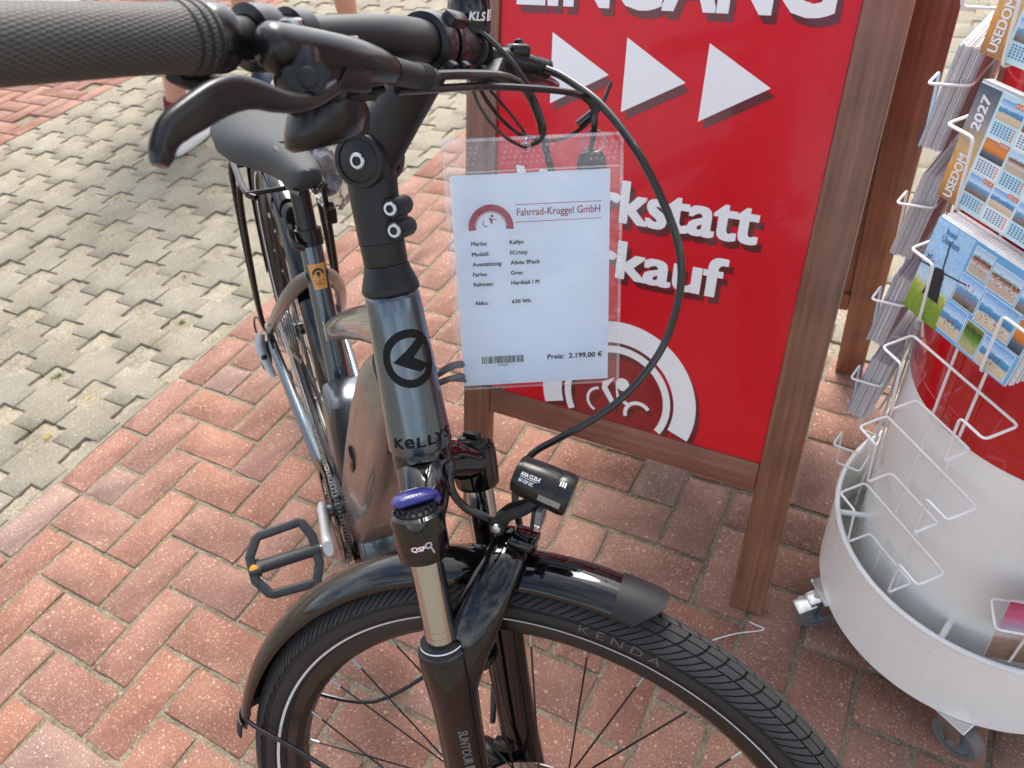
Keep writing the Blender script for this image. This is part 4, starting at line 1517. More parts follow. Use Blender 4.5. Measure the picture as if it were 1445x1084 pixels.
def chain_run(pts, w=.0060):
    P = []
    pp = [V(p) for p in pts]
    acc = 0
    step = .00635
    path = catmull(pp, 10)
    out = [path[0]]
    need = step
    for a, b in zip(path, path[1:]):
        d = (b - a).length
        while d >= need and d > 0:
            a = a.lerp(b, need / d); out.append(a.copy()); d = (b - a).length; need = step
        need -= d
    for i, (a, b) in enumerate(zip(out, out[1:])):
        t = (b - a).normalized(); c = (a + b) / 2
        yv = V((0, 1, 0)); z = t.cross(yv).normalized(); yv = z.cross(t).normalized()
        Mr = Matrix((t, yv, z)).transposed()
        wide = i % 2
        for s in (-1, 1):
            ch.box(c + yv * s * (.0028 if wide else .0018), (.0086 if wide else .0078, .0009, .0064), 0, M=Mr)
        ch.tube([a - yv * .0036, a + yv * .0036], .0019, 6)


def ring_pt(a, r=.0905): return (.465 + r * math.cos(R(a)), -.052, -.06 + r * math.sin(R(a)))


cy = -.0495
chain_run([(-.040, cy, .004), (-.025, cy, .032), (.006, cy, .040), (.06, cy, .040), (.25, -.0505, .036), (.40, -.052, .031), ring_pt(88), ring_pt(60), ring_pt(30), ring_pt(0), ring_pt(-30), ring_pt(-60), ring_pt(-92), (.36, -.052, -.150), (.20, -.051, -.152), (.06, cy, -.150), (.030, cy, -.140)])
ch.obj('chain', M_['dark_steel'], B, MF, smooth=False)
# rear derailleur
de = MB()
de.tube([(-.004, -.078, -.018), (.004, -.086, -.040), (.018, -.088, -.062)], [(.010, .007), (.012, .009), (.010, .007)], 14, smooth=3)
de.box((.012, -.093, -.050), (.034, .016, .040), .008, seg=3)
deo = de.obj('rear_derailleur', M_['plastic_black'], B, MF)
dl = MB(); dl.tube([(-.006, -.088, .004), (.004, -.095, -.018), (.030, -.091, -.046), (.052, -.084, -.070)], [(.009, .004), (.011, .0045), (.009, .004), (.008, .004)], 14, up=(0, 1, 0), smooth=3); dl.obj('parallelogram', M_['alloy'], deo, MF)
for (x, z) in ((.045, -.085), (.038, -.140)):
    pu = MB(); pu.lathe([(.004, -.0025), (.014, -.0022), (.014, .0022), (.004, .0025)], (x, -.052, z), (0, 1, 0), 22, closed=True)
    for k in range(11):
        a = 2 * math.pi * k / 11; pu.box((x + .0148 * math.cos(a), -.052, z + .0148 * math.sin(a)), (.004, .002, .004), 0, M=Matrix.Rotation(-a, 3, 'Y'))
    pu.obj('pulley', M_['plastic_black'], deo, MF)
cg = MB()
for s in (-.056, -.047): cg.prism([(-.012, .012), (.012, .012), (.008, -.068), (-.014, -.068)], (.042, s, -.082), (1, 0, 0), (0, 0, 1), .0015)
cg.obj('cage', M_['dark_steel'], deo, MF)
cabl = MB(); cabl.tube([(.06, -.072, -.005), (.02, -.078, .025), (-.030, -.088, .030), (-.058, -.094, -.002), (-.045, -.094, -.030), (-.01, -.092, -.045)], .0022, 8, smooth=5); cabl.obj('gear_cable_loop', M_['cable'], deo, MF)
# rear brake caliper (left)
rc = MB(); rc.box((.060, .056, .050), (.036, .024, .050), .006, M=Matrix.Rotation(R(-30), 3, 'Y'), seg=2)
rc.obj('rear_caliper', M_['satin_black'], B, MF)
ad = MB(); ad.box((.088, .060, .070), (.010, .010, .010), .002); ad.obj('bolt', M_['alloy'], B, MF)
# ---- luggage rack
for sg in (-1, 1):
    for (xa, xb, za) in ((-.025, -.002, .372), (.085, .010, .372)):
        t = MB(); t.tube([(xa, sg * .064, za), (xa * .9 + xb * .1, sg * .072, za - .035), (xb + (xa - xb) * .4, sg * .079, .16), (xb, sg * .080, .05), (xb, sg * .077, .024)], .0052, 12, smooth=4)
        t.obj('rack_stay', M_['satin_black'], B, MF)
    t = MB(); t.tube([(.150, sg * .050, .372), (.12, sg * .064, .3745), (-.05, sg * .066, .376), (-.25, sg * .062, .378), (-.29, sg * .040, .378)], .0052, 12, smooth=4); t.obj('rack_rail', M_['satin_black'], B, MF)
for x in (.14, .02, -.12, -.26):
    t = MB(); t.tube([(x, -.064, .376), (x, .064, .376)], .0042, 10); t.obj('rack_crossbar', M_['satin_black'], B, MF)
t = MB(); t.box((.075, .078, .285), (.026, .020, .034), .004, M=Matrix.Rotation(R(10), 3, 'Y'), seg=2); t.obj('frame_lock_block', M_['plastic_black'], B, MF)
t = MB(); t.tube([(.40, .075, -.10), (.36, .12, -.24), (.345, .150, -.352)], [.009, .008, .008], 14); t.obj('kickstand', M_['satin_black'], B, MF)

# ---- headset, adjustable stem
hs = MB(); hs.lathe([(.0238, .6445), (.0252, .6460), (.0254, .6490), (.0246, .6520), (.0226, .6580), (.0204, .6640), (.0196, .6680), (.0190, .6690)], (0, 0, 0), (0, 0, 1), 48); hs.obj('headset_cover', M_['matte_black'], B, MK)
PV = V((.004, 0, .757))
sm_ = MB()
sm_.lathe([(.0187, .6695), (.0190, .6705), (.0192, .688)], (0, 0, 0), (0, 0, 1), 40)
rings = []
for (z, x, a, b) in ((.6885, 0, .0196, .0196), (.700, .0005, .0200, .0200), (.722, .0008, .0205, .0202), (.735, .0015, .0212, .0200), (.748, .003, .0218, .0190), (.760, .004, .0225, .0175), (.772, .004, .0195, .0165), (.778, .004, .012, .013)):
    rings.append([V((x + a * math.cos(2 * math.pi * k / 36), b * math.sin(2 * math.pi * k / 36), z)) for k in range(36)])
sm_.rings(rings)
# pinch lugs
for z in (.7165, .6985):
    sm_.lathe([(.0078, -.0130), (.0084, -.011), (.0084, .011), (.0078, .0130)], (.0215, 0, z), (0, 1, 0), 24)
sm_.box((.0195, 0, .7075), (.012, .019, .026), .003, seg=2)
stem = sm_.obj('stem', M_['matte_black'], B, MK, angle=50)
for z in (.7165, .6985):
    b = MB(); b.lathe([(.0062, 0), (.0062, .0018), (.0054, .0026), (.0034, .0026), (.0032, .0004)], (.0215, -.0130, z), (0, -1, 0), 20); bs = b.obj('bolt', M_['steel'], stem, MK); q = MB(); q.lathe([(.0001, .0012), (.0033, .0012)], (.0215, -.0130, z), (0, -1, 0), 6, cap=False); q.obj('socket_shade', M_['plastic_black'], bs, MK)  # flat black disc stands in for the shade inside each hex hole
am = MB()
am.tube([PV + V((-.004, 0, -.004)), (.012, 0, .766), (.034, 0, .788), (.054, 0, .808), (.066, 0, .822), (.073, 0, .830)], [(.021, .0150), (.0235, .0165), (.0215, .0185), (.0200, .0215), (.0200, .0235), (.018, .0235)], 28, up=(-.7, 0, .7), smooth=5)
am.obj('stem_arm', M_['matte_black'], stem, MK, angle=60)
pd = MB()
pd.lathe([(.0225, .010), (.0225, .0185), (.0212, .0205), (.0178, .0208), (.0176, .0195)], PV, (0, -1, 0), 44)
pd.lathe([(.0225, .010), (.0225, .0185), (.0212, .0205)], PV, (0, 1, 0), 44)
pd.obj('pivot_boss', M_['matte_black'], stem, MK)
pc = MB(); pc.lathe([(.0001, .0206), (.0155, .0206), (.0170, .0198), (.0170, .018)], PV, (0, -1, 0), 44, cap=False); pc.obj('pivot_cover', M_['matte_black'], stem, MK)
pb = MB(); pb.lathe([(.0067, .020), (.0067, .0222), (.0058, .0230), (.0040, .0230), (.0037, .0212), (.0001, .0212)], PV, (0, -1, 0), 24, cap=False)
pivot_bolt = pb.obj('bolt', M_['steel'], stem, MK)
q = MB(); q.lathe([(.0001, .0218), (.0038, .0218)], PV, (0, -1, 0), 6, cap=False); q.obj('socket_shade', M_['plastic_black'], pivot_bolt, MK)  # black disc painted as the dark of the pivot bolt's hex hole
CB = V((.076, 0, .833))
cl = MB()
for s in (-1, 1):
    cl.lathe([(.0168, .003), (.0225, .0035), (.0230, .006), (.0228, .0165), (.0212, .0215), (.0168, .0225)], CB, (0, s, 0), 44, closed=True)
cl.box(CB + V((.018, 0, .012)), (.016, .030, .012), .004, M=Matrix.Rotation(R(-40), 3, 'Y'), seg=2)
cl.box(CB + V((.014, -.013, -.018)), (.014, .014, .012), .003, M=Matrix.Rotation(R(40), 3, 'Y'), seg=2)
cl.box(CB + V((.014, .013, -.018)), (.014, .014, .012), .003, M=Matrix.Rotation(R(40), 3, 'Y'), seg=2)
cl.obj('bar_clamp', M_['satin_black'], stem, MK)

# ---- handlebar and controls
half = [(.0760, 0, .833), (.0760, .045, .8332), (.0735, .075, .8338), (.0660, .105, .8345), (.0560, .140, .8345), (.0470, .180, .8338), (.0400, .220, .833), (.030, .260, .832), (.018, .300, .831), (.002, .350, .829)]
path = [(x, -y, z) for x, y, z in reversed(half)] + half[1:]
hb = MB()
radii = [.0111, .0111, .0111, .0111, .0112, .0118, .0135, .0152, .0159, .0159, .0159, .0152, .0135, .0118, .0112, .0111, .0111, .0111, .0111]
hb.tube(path, radii, 28, smooth=5)
bar = hb.obj('handlebar', M_['matte_black'], B, MK, angle=60)


def bar_at(y):
    s = 1 if y >= 0 else -1
    a = abs(y)
    P = catmull([V(p) for p in half], 8)
    for p, q in zip(P, P[1:]):
        if p.y <= a <= q.y:
            r = p.lerp(q, (a - p.y) / (q.y - p.y)); d = (q - p).normalized()
            return V((r.x, s * r.y, r.z)), V((d.x * s, d.y, d.z * s))
    return V((P[-1].x, s * a, P[-1].z)), V((0, 1, 0))


for sg in (-1, 1):
    gr = MB()
    ys = [.214, .216, .222, .230, .236, .26, .29, .32, .345, .356, .360]
    rs = [.0150, .0172, .0180, .0176, .0166, .0163, .0167, .0170, .0172, .0165, .010]
    pts = [bar_at(sg * y)[0] for y in ys]
    seg = 40
    b0 = len(gr.v)
    gr.tube(pts, rs, seg)
    me = gr.mesh('grip', M_['grip'], True, 60)
    uvl = me.uv_layers.new(name='UVMap')
    for poly in me.polygons:
        for li in poly.loop_indices:
            vi = me.loops[li].vertex_index
            k = vi % seg; rg = min(vi // seg, len(ys) - 1)
            kk = k
            uvl.data[li].uv = (ys[rg] * 6.0, kk / seg)
        us = [uvl.data[li].uv[1] for li in poly.loop_indices]
        if max(us) - min(us) > .5:
            for li in poly.loop_indices:
                if uvl.data[li].uv[1] < .5: uvl.data[li].uv[1] += 1
    gro = put('grip', me, bar, MK)
    gc = MB(); p, d = bar_at(sg * .2105); gc.lathe([(.0118, -.006), (.0172, -.0058), (.0178, -.004), (.0178, .004), (.0172, .006), (.0118, .006)], p, d, 36, closed=True)
    gc.obj('lock_ring', M_['satin_black'] if sg < 0 else M_['satin_black'], gro, MK)
    gr2 = MB()
    for yy, rr in ((.219, .0184), (.2245, .0186), (.230, .0182)):
        p, d = bar_at(sg * yy); gr2.lathe([(rr - .002, -.0018), (rr, -.0008), (rr, .0008), (rr - .002, .0018)], p, d, 36, closed=True)
    gr2.obj('grip_flange', M_['plastic_black'], gro, MK)

# right brake: clamp, master cylinder, boot, lever
rb = MB()
p, d = bar_at(-.178)
rb.lathe([(.0122, -.0085), (.0178, -.0075), (.0185, 0), (.0178, .0075), (.0122, .0085)], p, d, 36, closed=True)
rb.box(p + V((.016, .004, -.004)), (.020, .016, .022), .005, M=Matrix.Rotation(R(20), 3, 'Y'), seg=2)
mst = [(.068, -.207, .8255), (.0695, -.2035, .825), (.0705, -.199, .8245), (.076, -.176, .822), (.0815, -.152, .8185), (.0845, -.135, .8165), (.0870, -.116, .814), (.0878, -.104, .8115), (.0885, -.097, .8105)]
rb.tube(mst, [.0085, .0120, .0130, .0130, .0132, .0125, .0105, .0085, .0080], 28, smooth=3)
# pivot housing under the cylinder
rb.tube([(.0735, -.186, .818), (.0755, -.190, .808), (.0760, -.186, .8005)], [(.0125, .0165), (.0110, .0155), (.0065, .011)], 20, up=(.2, 1, 0), smooth=3)
rb.tube([(.080, -.160, .815), (.0800, -.150, .806)], [(.0110, .022), (.006, .016)], 18, up=(1, 0, 0))
yaw_ = Matrix.Rotation(R(-14), 3, 'Z')
rb.box((.0785, -.166, .8105), (.019, .062, .020), .005, M=yaw_ @ Matrix.Rotation(R(-6), 3, 'X'), seg=3)
rbo = rb.obj('right_brake_body', M_['satin_black'], bar, MK, angle=60)
pn_n = V((.46, -.88, .05)).normalized(); pn_x = V((.88, .46, 0)).normalized(); pn_y = pn_n.cross(pn_x)
hexp = [(-.0125, .0085), (.0105, .0070), (.0135, .0010), (.0075, -.0085), (-.0045, -.0085), (-.0110, -.0020)]
pl = MB(); pl.prism(hexp, (.0835, -.1945, .8070), pn_x, pn_y, .0030); pl.prism([(x * .86, y * .86) for x, y in hexp], (.0835, -.1945, .8070), pn_x, pn_y, .0012, .0030)
pl.obj('pivot_plate', M_['satin_black'], rbo, MK, angle=20)
bt = MB(); bt.tube([(.0880, -.103, .8115), (.0900, -.078, .8085), (.0920, -.050, .806)], [.0088, .0086, .0076], 22)
for f in (.62, .72, .82): 
    p = V((.0880, -.103, .8115)).lerp(V((.0920, -.050, .806)), f); bt.lathe([(.0078, -.001), (.0092, 0), (.0078, .001)], p, (.004, .053, -.0055), 20, cap=False)
bt.obj('hose_boot', M_['plastic_black'], rbo, MK)
for (c, r_) in (((.0695, -.1755, .8375), .0058), ((.0800, -.1335, .8285), .0055)):
    s_ = MB(); s_.lathe([(r_, -.004), (r_, .002), (r_ * .85, .0032), (r_ * .5, .0032), (r_ * .45, .0008), (.0001, .0008)], c, (.15, -.1, 1), 22, cap=False); s_.obj('bolt', M_['steel'], rbo, MK)
pn = MB(); pn.lathe([(.0056, -.002), (.0056, .0006), (.0046, .0012), (.0001, .0012)], V((.0845, -.1942, .8070)) + pn_n * .0048, pn_n, 22, cap=False); pn.obj('pivot_pin', M_['plastic_black'], rbo, MK)
lvv = MB()
lp = [(.0815, -.168, .8035), (.0818, -.186, .7985), (.0822, -.204, .7955), (.0820, -.222, .7965), (.0812, -.238, .8000), (.0800, -.252, .8012), (.0785, -.266, .7985), (.0758, -.279, .7935), (.0725, -.290, .7885), (.0705, -.2960, .7830), (.0700, -.2995, .7775), (.0695, -.3015, .7735)]
lvv.tube(lp, [(.0050, .0060), (.0050, .0062), (.0050, .0060), (.0055, .0056), (.0070, .0052), (.0085, .0050), (.0085, .0048), (.0080, .0046), (.0070, .0045), (.0055, .0048), (.0048, .0046), (.0032, .0032)], 24, up=(0, -.45, .9), smooth=4, pw=3.6)
lvv.obj('right_brake_lever', M_['satin_black'], rbo, MK, angle=60)
# gear shifter below
sh = MB()
rings = []
for (z, a, b) in ((.8080, .014, .012), (.8045, .0215, .0180), (.7960, .0255, .0220), (.7840, .0270, .0235), (.7760, .0260, .0225), (.7725, .0210, .0180)):
    rings.append(rrect((.0600 - (.808 - z) * .35, -.134, z), V((.25, .95, .1)).normalized(), V((.95, -.25, 0)).normalized(), a * 1.05, b, 2.1, 36))
sh.rings(rings)
sho = sh.obj('gear_shifter', M_['satin_black'], bar, MK, angle=60)
p, d = bar_at(-.150)
sh2 = MB(); sh2.lathe([(.0125, -.006), (.0165, -.006), (.0165, .006), (.0125, .006)], p, d, 30, closed=True); sh2.tube([p + V((.006, .004, -.012)), (.058, -.138, .806)], .007, 12); sh2.obj('shifter_clamp', M_['satin_black'], sho, MK)
wv_ = MB()
wv_.box((.0735, -.1280, .8010), (.0200, .0230, .0050), .0020, M=Matrix.Rotation(R(28), 3, 'Y') @ Matrix.Rotation(R(-15), 3, 'Z'), seg=2); wv_.obj('indicator_window', M_['plastic_black'], sho, MK)
th = MB(); th.tube([(.036, -.170, .802), (.034, -.186, .808), (.030, -.202, .8120), (.028, -.220, .8135), (.029, -.232, .8150)], [(.0045, .006), (.0055, .0095), (.0050, .0105), (.0045, .010), (.0025, .005)], 14, up=(.3, 0, 1), smooth=4)
th.tube([(.048, -.145, .797), (.040, -.162, .800), (.036, -.170, .802)], .0055, 10)
th.obj('shift_paddle', M_['plastic_black'], sho, MK)
th = MB(); th.tube([(.062, -.108, .796), (.060, -.102, .788), (.057, -.100, .776)], [(.0045, .006), (.0050, .0065), (.0035, .005)], 12, smooth=3); th.tube([(.066, -.108, .8005), (.072, -.090, .8025)], [.006, .0045], 12); th.obj('barrel_adjuster', M_['satin_black'], sho, MK)

# left brake, mostly behind: clamp, master, boot, lever
lb = MB()
p, d = bar_at(.108)
lb.lathe([(.0152, -.0055), (.0190, -.0055), (.0190, .0055), (.0152, .0055)], p, d, 36, closed=True)
lb.tube([(.078, .118, .828), (.090, .128, .8225), (.102, .139, .8175), (.113, .149, .8130)], [.0075, .0105, .0100, .0080], 22, smooth=3)
lb.box((.098, .136, .8290), (.020, .022, .012), .004, M=Matrix.Rotation(R(10), 3, 'Y') @ Matrix.Rotation(R(40), 3, 'Z'), seg=2)
lb.box((.099, .1395, .8360), (.007, .008, .006), .0015, seg=2)
lb.tube([(.084, .124, .816), (.098, .150, .808), (.102, .20, .803), (.092, .27, .800)], [(.007, .008), (.006, .008), (.006, .007), (.005, .006)], 14, smooth=3)
lbo = lb.obj('left_brake_body', M_['satin_black'], bar, MK, angle=60)
bt = MB(); bt.tube([(.110, .1465, .8145), (.119, .155, .8105)], [.0088, .0082], 20); bt.tube([(.118, .154, .811), (.1195, .1555, .8103)], [.0088, .0086], 20); bt.obj('hose_boot', M_['plastic_black'], lbo, MK)
# display remote / switch under the left bar
rm = MB(); rm.box((.080, .105, .812), (.024, .030, .014), .003, M=Matrix.Rotation(R(30), 3, 'X'), seg=2); rm.box((.076, .085, .813), (.016, .014, .012), .003, seg=2); rm.obj('assist_remote', M_['plastic_black'], bar, MK)
# bell
be = MB()
bc = V((.0790, .0720, .8500)); bax = V((.25, -.12, .96)).normalized()
be.lathe([(.0165, -.006), (.0185, -.004), (.0188, 0), (.0180, .0015)], bc, bax, 36)
be.tube([bc - bax * .004, V((.0762, .0700, .835))], [.010, .0165], 20)
p, d = bar_at(.070); be.lathe([(.0155, -.005), (.0185, -.005), (.0185, .005), (.0155, .005)], p, d, 32, closed=True)
beo = be.obj('bell', M_['plastic_black'], bar, MK)
bd = MB(); bd.lathe([(.0186, .0015), (.0188, .004), (.0182, .016), (.0165, .0215), (.0120, .0245), (.0001, .0252)], bc, bax, 40, cap=False); bdo = bd.obj('bell_dome', M_['gloss_black'], beo, MK)
cdir = (cam_k - bc); cdir = (cdir - bax * cdir.dot(bax)).normalized(); cside = bax.cross(cdir)
tx = MB()


def bell_map(x, y):
    a = x / .0186 + R(38)
    return bc + bax * (.0085 + y) + (cdir * math.cos(a) + cside * math.sin(a)) * (.01905 - max(0, y) * .02)


text_box(tx, "KLS", -.0125, -.0035, .0020, .0035, bell_map, .03, 1.0, .15)
for k, (x0_, x1_) in enumerate(((.0038, .0068), (.0078, .0092), (.0102, .0106))):
    tx.add([bell_map(x0_, -.0035), bell_map(x1_, -.0035), bell_map(x1_ + .0006, .005), bell_map(x0_ + .0006, .005)], [(0, 1, 2, 3)])
tx.obj('lettering', M_['white_print'], bdo, MK)

# ---- cables and hoses (world coordinates)
def cable(name, pts, r, m='cable', seg=10):
    t = MB(); t.tube([V(p) for p in pts], r, seg, smooth=6)
    return t.obj(name, M_[m], B)


FH = [[0.3648, -1.1712, 1.04], [0.3587, -1.1945, 1.0352], [0.3399, -1.2365, 1.0223], [0.3151, -1.2788, 0.9964], [0.2952, -1.3121, 0.9583], [0.2838, -1.3299, 0.9225], [0.2713, -1.3343, 0.8864], [0.2509, -1.3275, 0.8426], [0.2191, -1.3087, 0.8105], [0.1933, -1.2831, 0.7878], [0.1717, -1.255, 0.7706], [0.1558, -1.2324, 0.7552], [0.1389, -1.2235, 0.7379], [0.1243, -1.2245, 0.7167], [0.1117, -1.2336, 0.685], [0.1049, -1.2376, 0.647], [0.0917, -1.2419, 0.5882]]
FH += [list(MK @ V((.000, .078, .17))), list(MK @ V((-.012, .066, .10)))]
cable('front_brake_hose', FH, .0036)
cable('rear_brake_hose', [[0.1674, -1.1748, 1.1107], [0.1873, -1.1785, 1.1042], [0.2182, -1.1821, 1.093], [0.2641, -1.1848, 1.0738], [0.292, -1.1873, 1.0531], [0.3165, -1.1849, 1.0176], [0.3345, -1.1796, 0.978], [0.3415, -1.1835, 0.9303], [0.3448, -1.1861, 0.88], [0.3277, -1.175, 0.7974], [0.2722, -1.1417, 0.7601], [0.2278, -1.1277, 0.7802], [0.1776, -1.1413, 0.8226], [0.1476, -1.1493, 0.8424], [0.128, -1.145, 0.846]], .0036)
cable('gear_cable', [[0.1424, -1.1739, 1.1108], [0.1733, -1.1774, 1.0996], [0.2342, -1.1827, 1.0776], [0.286, -1.1974, 1.0564], [0.3245, -1.2105, 1.0389], [0.3464, -1.2168, 1.0253], [0.3523, -1.2226, 1.0124], [0.3488, -1.2234, 0.9939], [0.3537, -1.2157, 0.9661], [0.3669, -1.2024, 0.9196], [0.3573, -1.1792, 0.8069], [0.2821, -1.1478, 0.7432], [0.2267, -1.1274, 0.7646], [0.1707, -1.1454, 0.8139], [0.1434, -1.1537, 0.8359], [.126, -1.150, .842]], .0030)
cable('bell_cable', [[0.2922, -1.1437, 1.1018], [0.2959, -1.1565, 1.09], [0.3017, -1.1711, 1.0717], [0.304, -1.1843, 1.051], [0.299, -1.1951, 1.0326], [0.2957, -1.2008, 1.0188], [0.3002, -1.1938, 1.0049], [0.3063, -1.179, 0.9942]], .0022)
cable('display_cable', [[0.2860, -1.1350, 1.0844], [0.2844, -1.1444, 1.0722], [0.2904, -1.1459, 1.0471], [0.3009, -1.1509, 1.0241], [0.3152, -1.1552, 1.0049], [0.3329, -1.159, 0.989], [0.3512, -1.1791, 0.9786], [0.3505, -1.2061, 0.9912], [0.3589, -1.2246, 1.0097], [0.3747, -1.2303, 1.0279]], .0019)
cable('cable_sleeve', [[0.35, -1.2067, 0.9977], [.3572, -1.2152, 1.0042], [0.3643, -1.2237, 1.0107]], .0035)
cable('lamp_cable', [list(MK @ V((.012, .02, .452))), [0.0913, -1.1819, 0.7866], [0.0776, -1.1892, 0.7698], [0.0774, -1.1992, 0.7488], [0.0851, -1.215, 0.7314], [0.0886, -1.226, 0.725], list(MK @ V((.085, 0, .428)))], .0040)
cable('motor_cable', [[.2600, -1.1400, .7200], [0.2395, -1.1427, 0.7374], [0.2143, -1.1328, 0.7648], [0.1659, -1.1471, 0.8159], [0.1437, -1.1494, 0.8314], [.126, -1.146, .838]], .0020)

# ================================================================== PRICE SHEET IN A PLASTIC SLEEVE
PC = V((0.26344, -1.19112, 0.87322))
PEX = V((0.51528819, -0.85235093, -0.08930832)).normalized()
PEY = V((0.31089431, 0.08880011, 0.9462871)).normalized()
PN = PEX.cross(PEY).normalized()
MP = Matrix.Translation(PC) @ Matrix((PEX, PEY, PN)).transposed().to_4x4()
card = empty('price_sheet', MP @ V((0, -.107, 0)), 'white printed price sheet in a clear plastic sleeve hanging beside the handlebar stem', 'price sheet')


def wavy(w0, w1, h0, h1, z, nx, ny, amp, seed):
    rnd = random.Random(seed)
    ph = [rnd.uniform(0, 6.28) for _ in range(6)]
    mb = MB()
    vs = []
    for j in range(ny + 1):
        for i in range(nx + 1):
            x = w0 + (w1 - w0) * i / nx; y = h0 + (h1 - h0) * j / ny
            d = amp * (math.sin(x * 38 + ph[0] + y * 9) + .6 * math.sin(y * 30 + ph[1] + x * 20) + .5 * math.sin(x * 70 - y * 40 + ph[2]))
            vs.append((x, y, z + d))
    mb.add(vs, [(j * (nx + 1) + i, j * (nx + 1) + i + 1, (j + 1) * (nx + 1) + i + 1, (j + 1) * (nx + 1) + i) for j in range(ny) for i in range(nx)])
    return mb


pp = MB(); pp.box((0, 0, 0), (.148, .210, .0006)); paper = pp.obj('paper', M_['paper'], card, MP, smooth=False)
pp = MB(); pp.box((.0008, .0022, -.0010), (.146, .2075, .0006)); pp.obj('back_paper', M_['paper'], card, MP, smooth=False)
wavy(-.0780, .0840, -.1065, .1370, .0028, 40, 56, .0007, 1).obj('sleeve_front', M_['film'], card, MP)
wavy(-.0780, .0840, -.1065, .1370, -.0030, 10, 14, .0003, 2).obj('sleeve_back', M_['film'], card, MP)
sm_ = MB()
for (x0_, y0_, x1_, y1_) in ((-.0795, -.108, -.0765, .138), (.0825, -.108, .0855, .138), (-.0765, -.1085, .0825, -.1060), (-.0765, .1355, .0825, .1385), (-.0765, .1080, .0825, .1098)):
    sm_.add([(x0_, y0_, .0031), (x1_, y0_, .0031), (x1_, y1_, .0031), (x0_, y1_, .0031)], [(0, 1, 2, 3)])
sm_.obj('sleeve_seam', M_['film_seam'], card, MP, smooth=False)
kn_ = MB()
for i in range(46):
    x = -.074 + i * .0034
    for (ya, yb) in ((.1358, .1382), (.1083, .1096)):
        kn_.add([(x, ya, .0034), (x + .0012, ya, .0034), (x + .0012, yb, .0034), (x, yb, .0034)], [(0, 1, 2, 3)])
for j in range(66):
    y = -.105 + j * .0036
    for (xa, xb) in ((-.0792, -.0770), (.0830, .0852)):
        kn_.add([(xa, y, .0034), (xb, y, .0034), (xb, y + .0012, .0034), (xa, y + .0012, .0034)], [(0, 1, 2, 3)])
for cx in (-.062, -.004, .066):      # embossed rows of pips around the punched holes
    for r in range(4):
        for c in range(9 if cx == -.004 else 5):
            x = cx + (c - (4 if cx == -.004 else 2)) * .0052 + r * .0014; y = .1160 + r * .0048
            if abs(x + .0037) < .006 and abs(y - .128) < .006:
                continue
            annulus(kn_, x, y, .0004, .0011, lambda a, b: V((a, b, .0035)), n=8)
kn_.obj('sleeve_embossing', M_['film_seam'], card, MP, smooth=False)
ho = MB(); ho.tube([V((-.0037 + .0042 * math.cos(t * math.pi / 8), .1288 + .0042 * math.sin(t * math.pi / 8), .003)) for t in range(16)], .0006, 6, closed=True)
ho.obj('punched_hole', M_['film_seam'], card, MP)
# cord through the hole, looped up to the bar
lp = MB(); lp.tube([V(p) for p in [[0.2870, -1.1330, 1.0850], [0.284, -1.1402, 1.0744], [0.2767, -1.1455, 1.0646], [0.2758, -1.1486, 1.0472], [0.2775, -1.1573, 1.0286], [0.283, -1.1696, 1.0114], [0.2966, -1.175, 0.9983]]] + [MP @ V((-.0037, .1288, .004)), MP @ V((-.0030, .1300, -.004)), V((.318, -1.165, 1.005)), V((.300, -1.135, 1.060)), V((.291, -1.128, 1.083))], .0014, 8, smooth=6)
lp.obj('hanging_cord', M_['cable'], card)
# print on the paper
red_t, blk = MB(), MB()
pf = lambda x, y: V((x, y, .00045))
annulus(red_t, -.0382, .0575, .0150, .0212, pf, 0, 180, 40)
annulus(red_t, -.0382, .0575, .0139, .0145, pf, 0, 180, 40)
annulus(red_t, -.0382, .0575, .0139, .0212, pf, -8, 0, 4)
annulus(red_t, -.0382, .0575, .0139, .0212, pf, 180, 188, 4)
annulus(red_t, -.0368, .0680, 0, .0014, pf, n=12)
annulus(red_t, -.0425, .0612, .0026, .0034, pf, 130, 290, 14)
annulus(red_t, -.0345, .0620, .0026, .0034, pf, 60, 210, 14)
red_t.add([pf(-.0402, .0655), pf(-.0385, .0668), pf(-.0362, .0640), pf(-.0372, .0632)], [(0, 1, 2, 3)])
red_t.add([pf(-.0395, .0640), pf(-.0375, .0650), pf(-.0365, .0615), pf(-.0375, .0600)], [(0, 1, 2, 3)])
red_t.add([pf(-.0147, .0770), pf(.0660, .0768), pf(.0660, .0774), pf(-.0147, .0776)], [(0, 1, 2, 3)])
red_t.add([pf(-.0147, .0608), pf(.0660, .0608), pf(.0660, .0614), pf(-.0147, .0614)], [(0, 1, 2, 3)])
text_box(red_t, "Fahrrad-Kruggel GmbH", -.0135, .0645, .0650, .0738, pf, .012, 1.0)
red_t.obj('print', M_['logo_red'], paper, MP, smooth=False)
rows = [("Marke:", "Kellys", .0405), ("Modell:", "ECristy", .0303), ("Ausstattung:", "Alivio 9Fach", .0205), ("Farbe:", "Grau", .0105), ("Rahmen:", "Hardtail / M", .0005), ("Akku:", "630 Wh", -.0185)]
for a, b, y in rows:
    for s, x in ((a, -.0578), (b, -.0212)):
        vs, fs, bb = text2d(s, 0, 1.04)
        k = .00545
        bold_add(blk, [(x + (vx - bb[0]) * k, y + vy * k) for vx, vy in vs], fs, pf, k * .035, k * .03)
vs, fs, bb = text2d("Preis:  2.199,00 \u20ac", 0, 1.04)
k = .0556 / (bb[2] - bb[0])
bold_add(blk, [(.0124 + (vx - bb[0]) * k, -.0800 + vy * k) for vx, vy in vs], fs, pf, k * .035, k * .03)
rb_ = random.Random(5)
x = -.0545
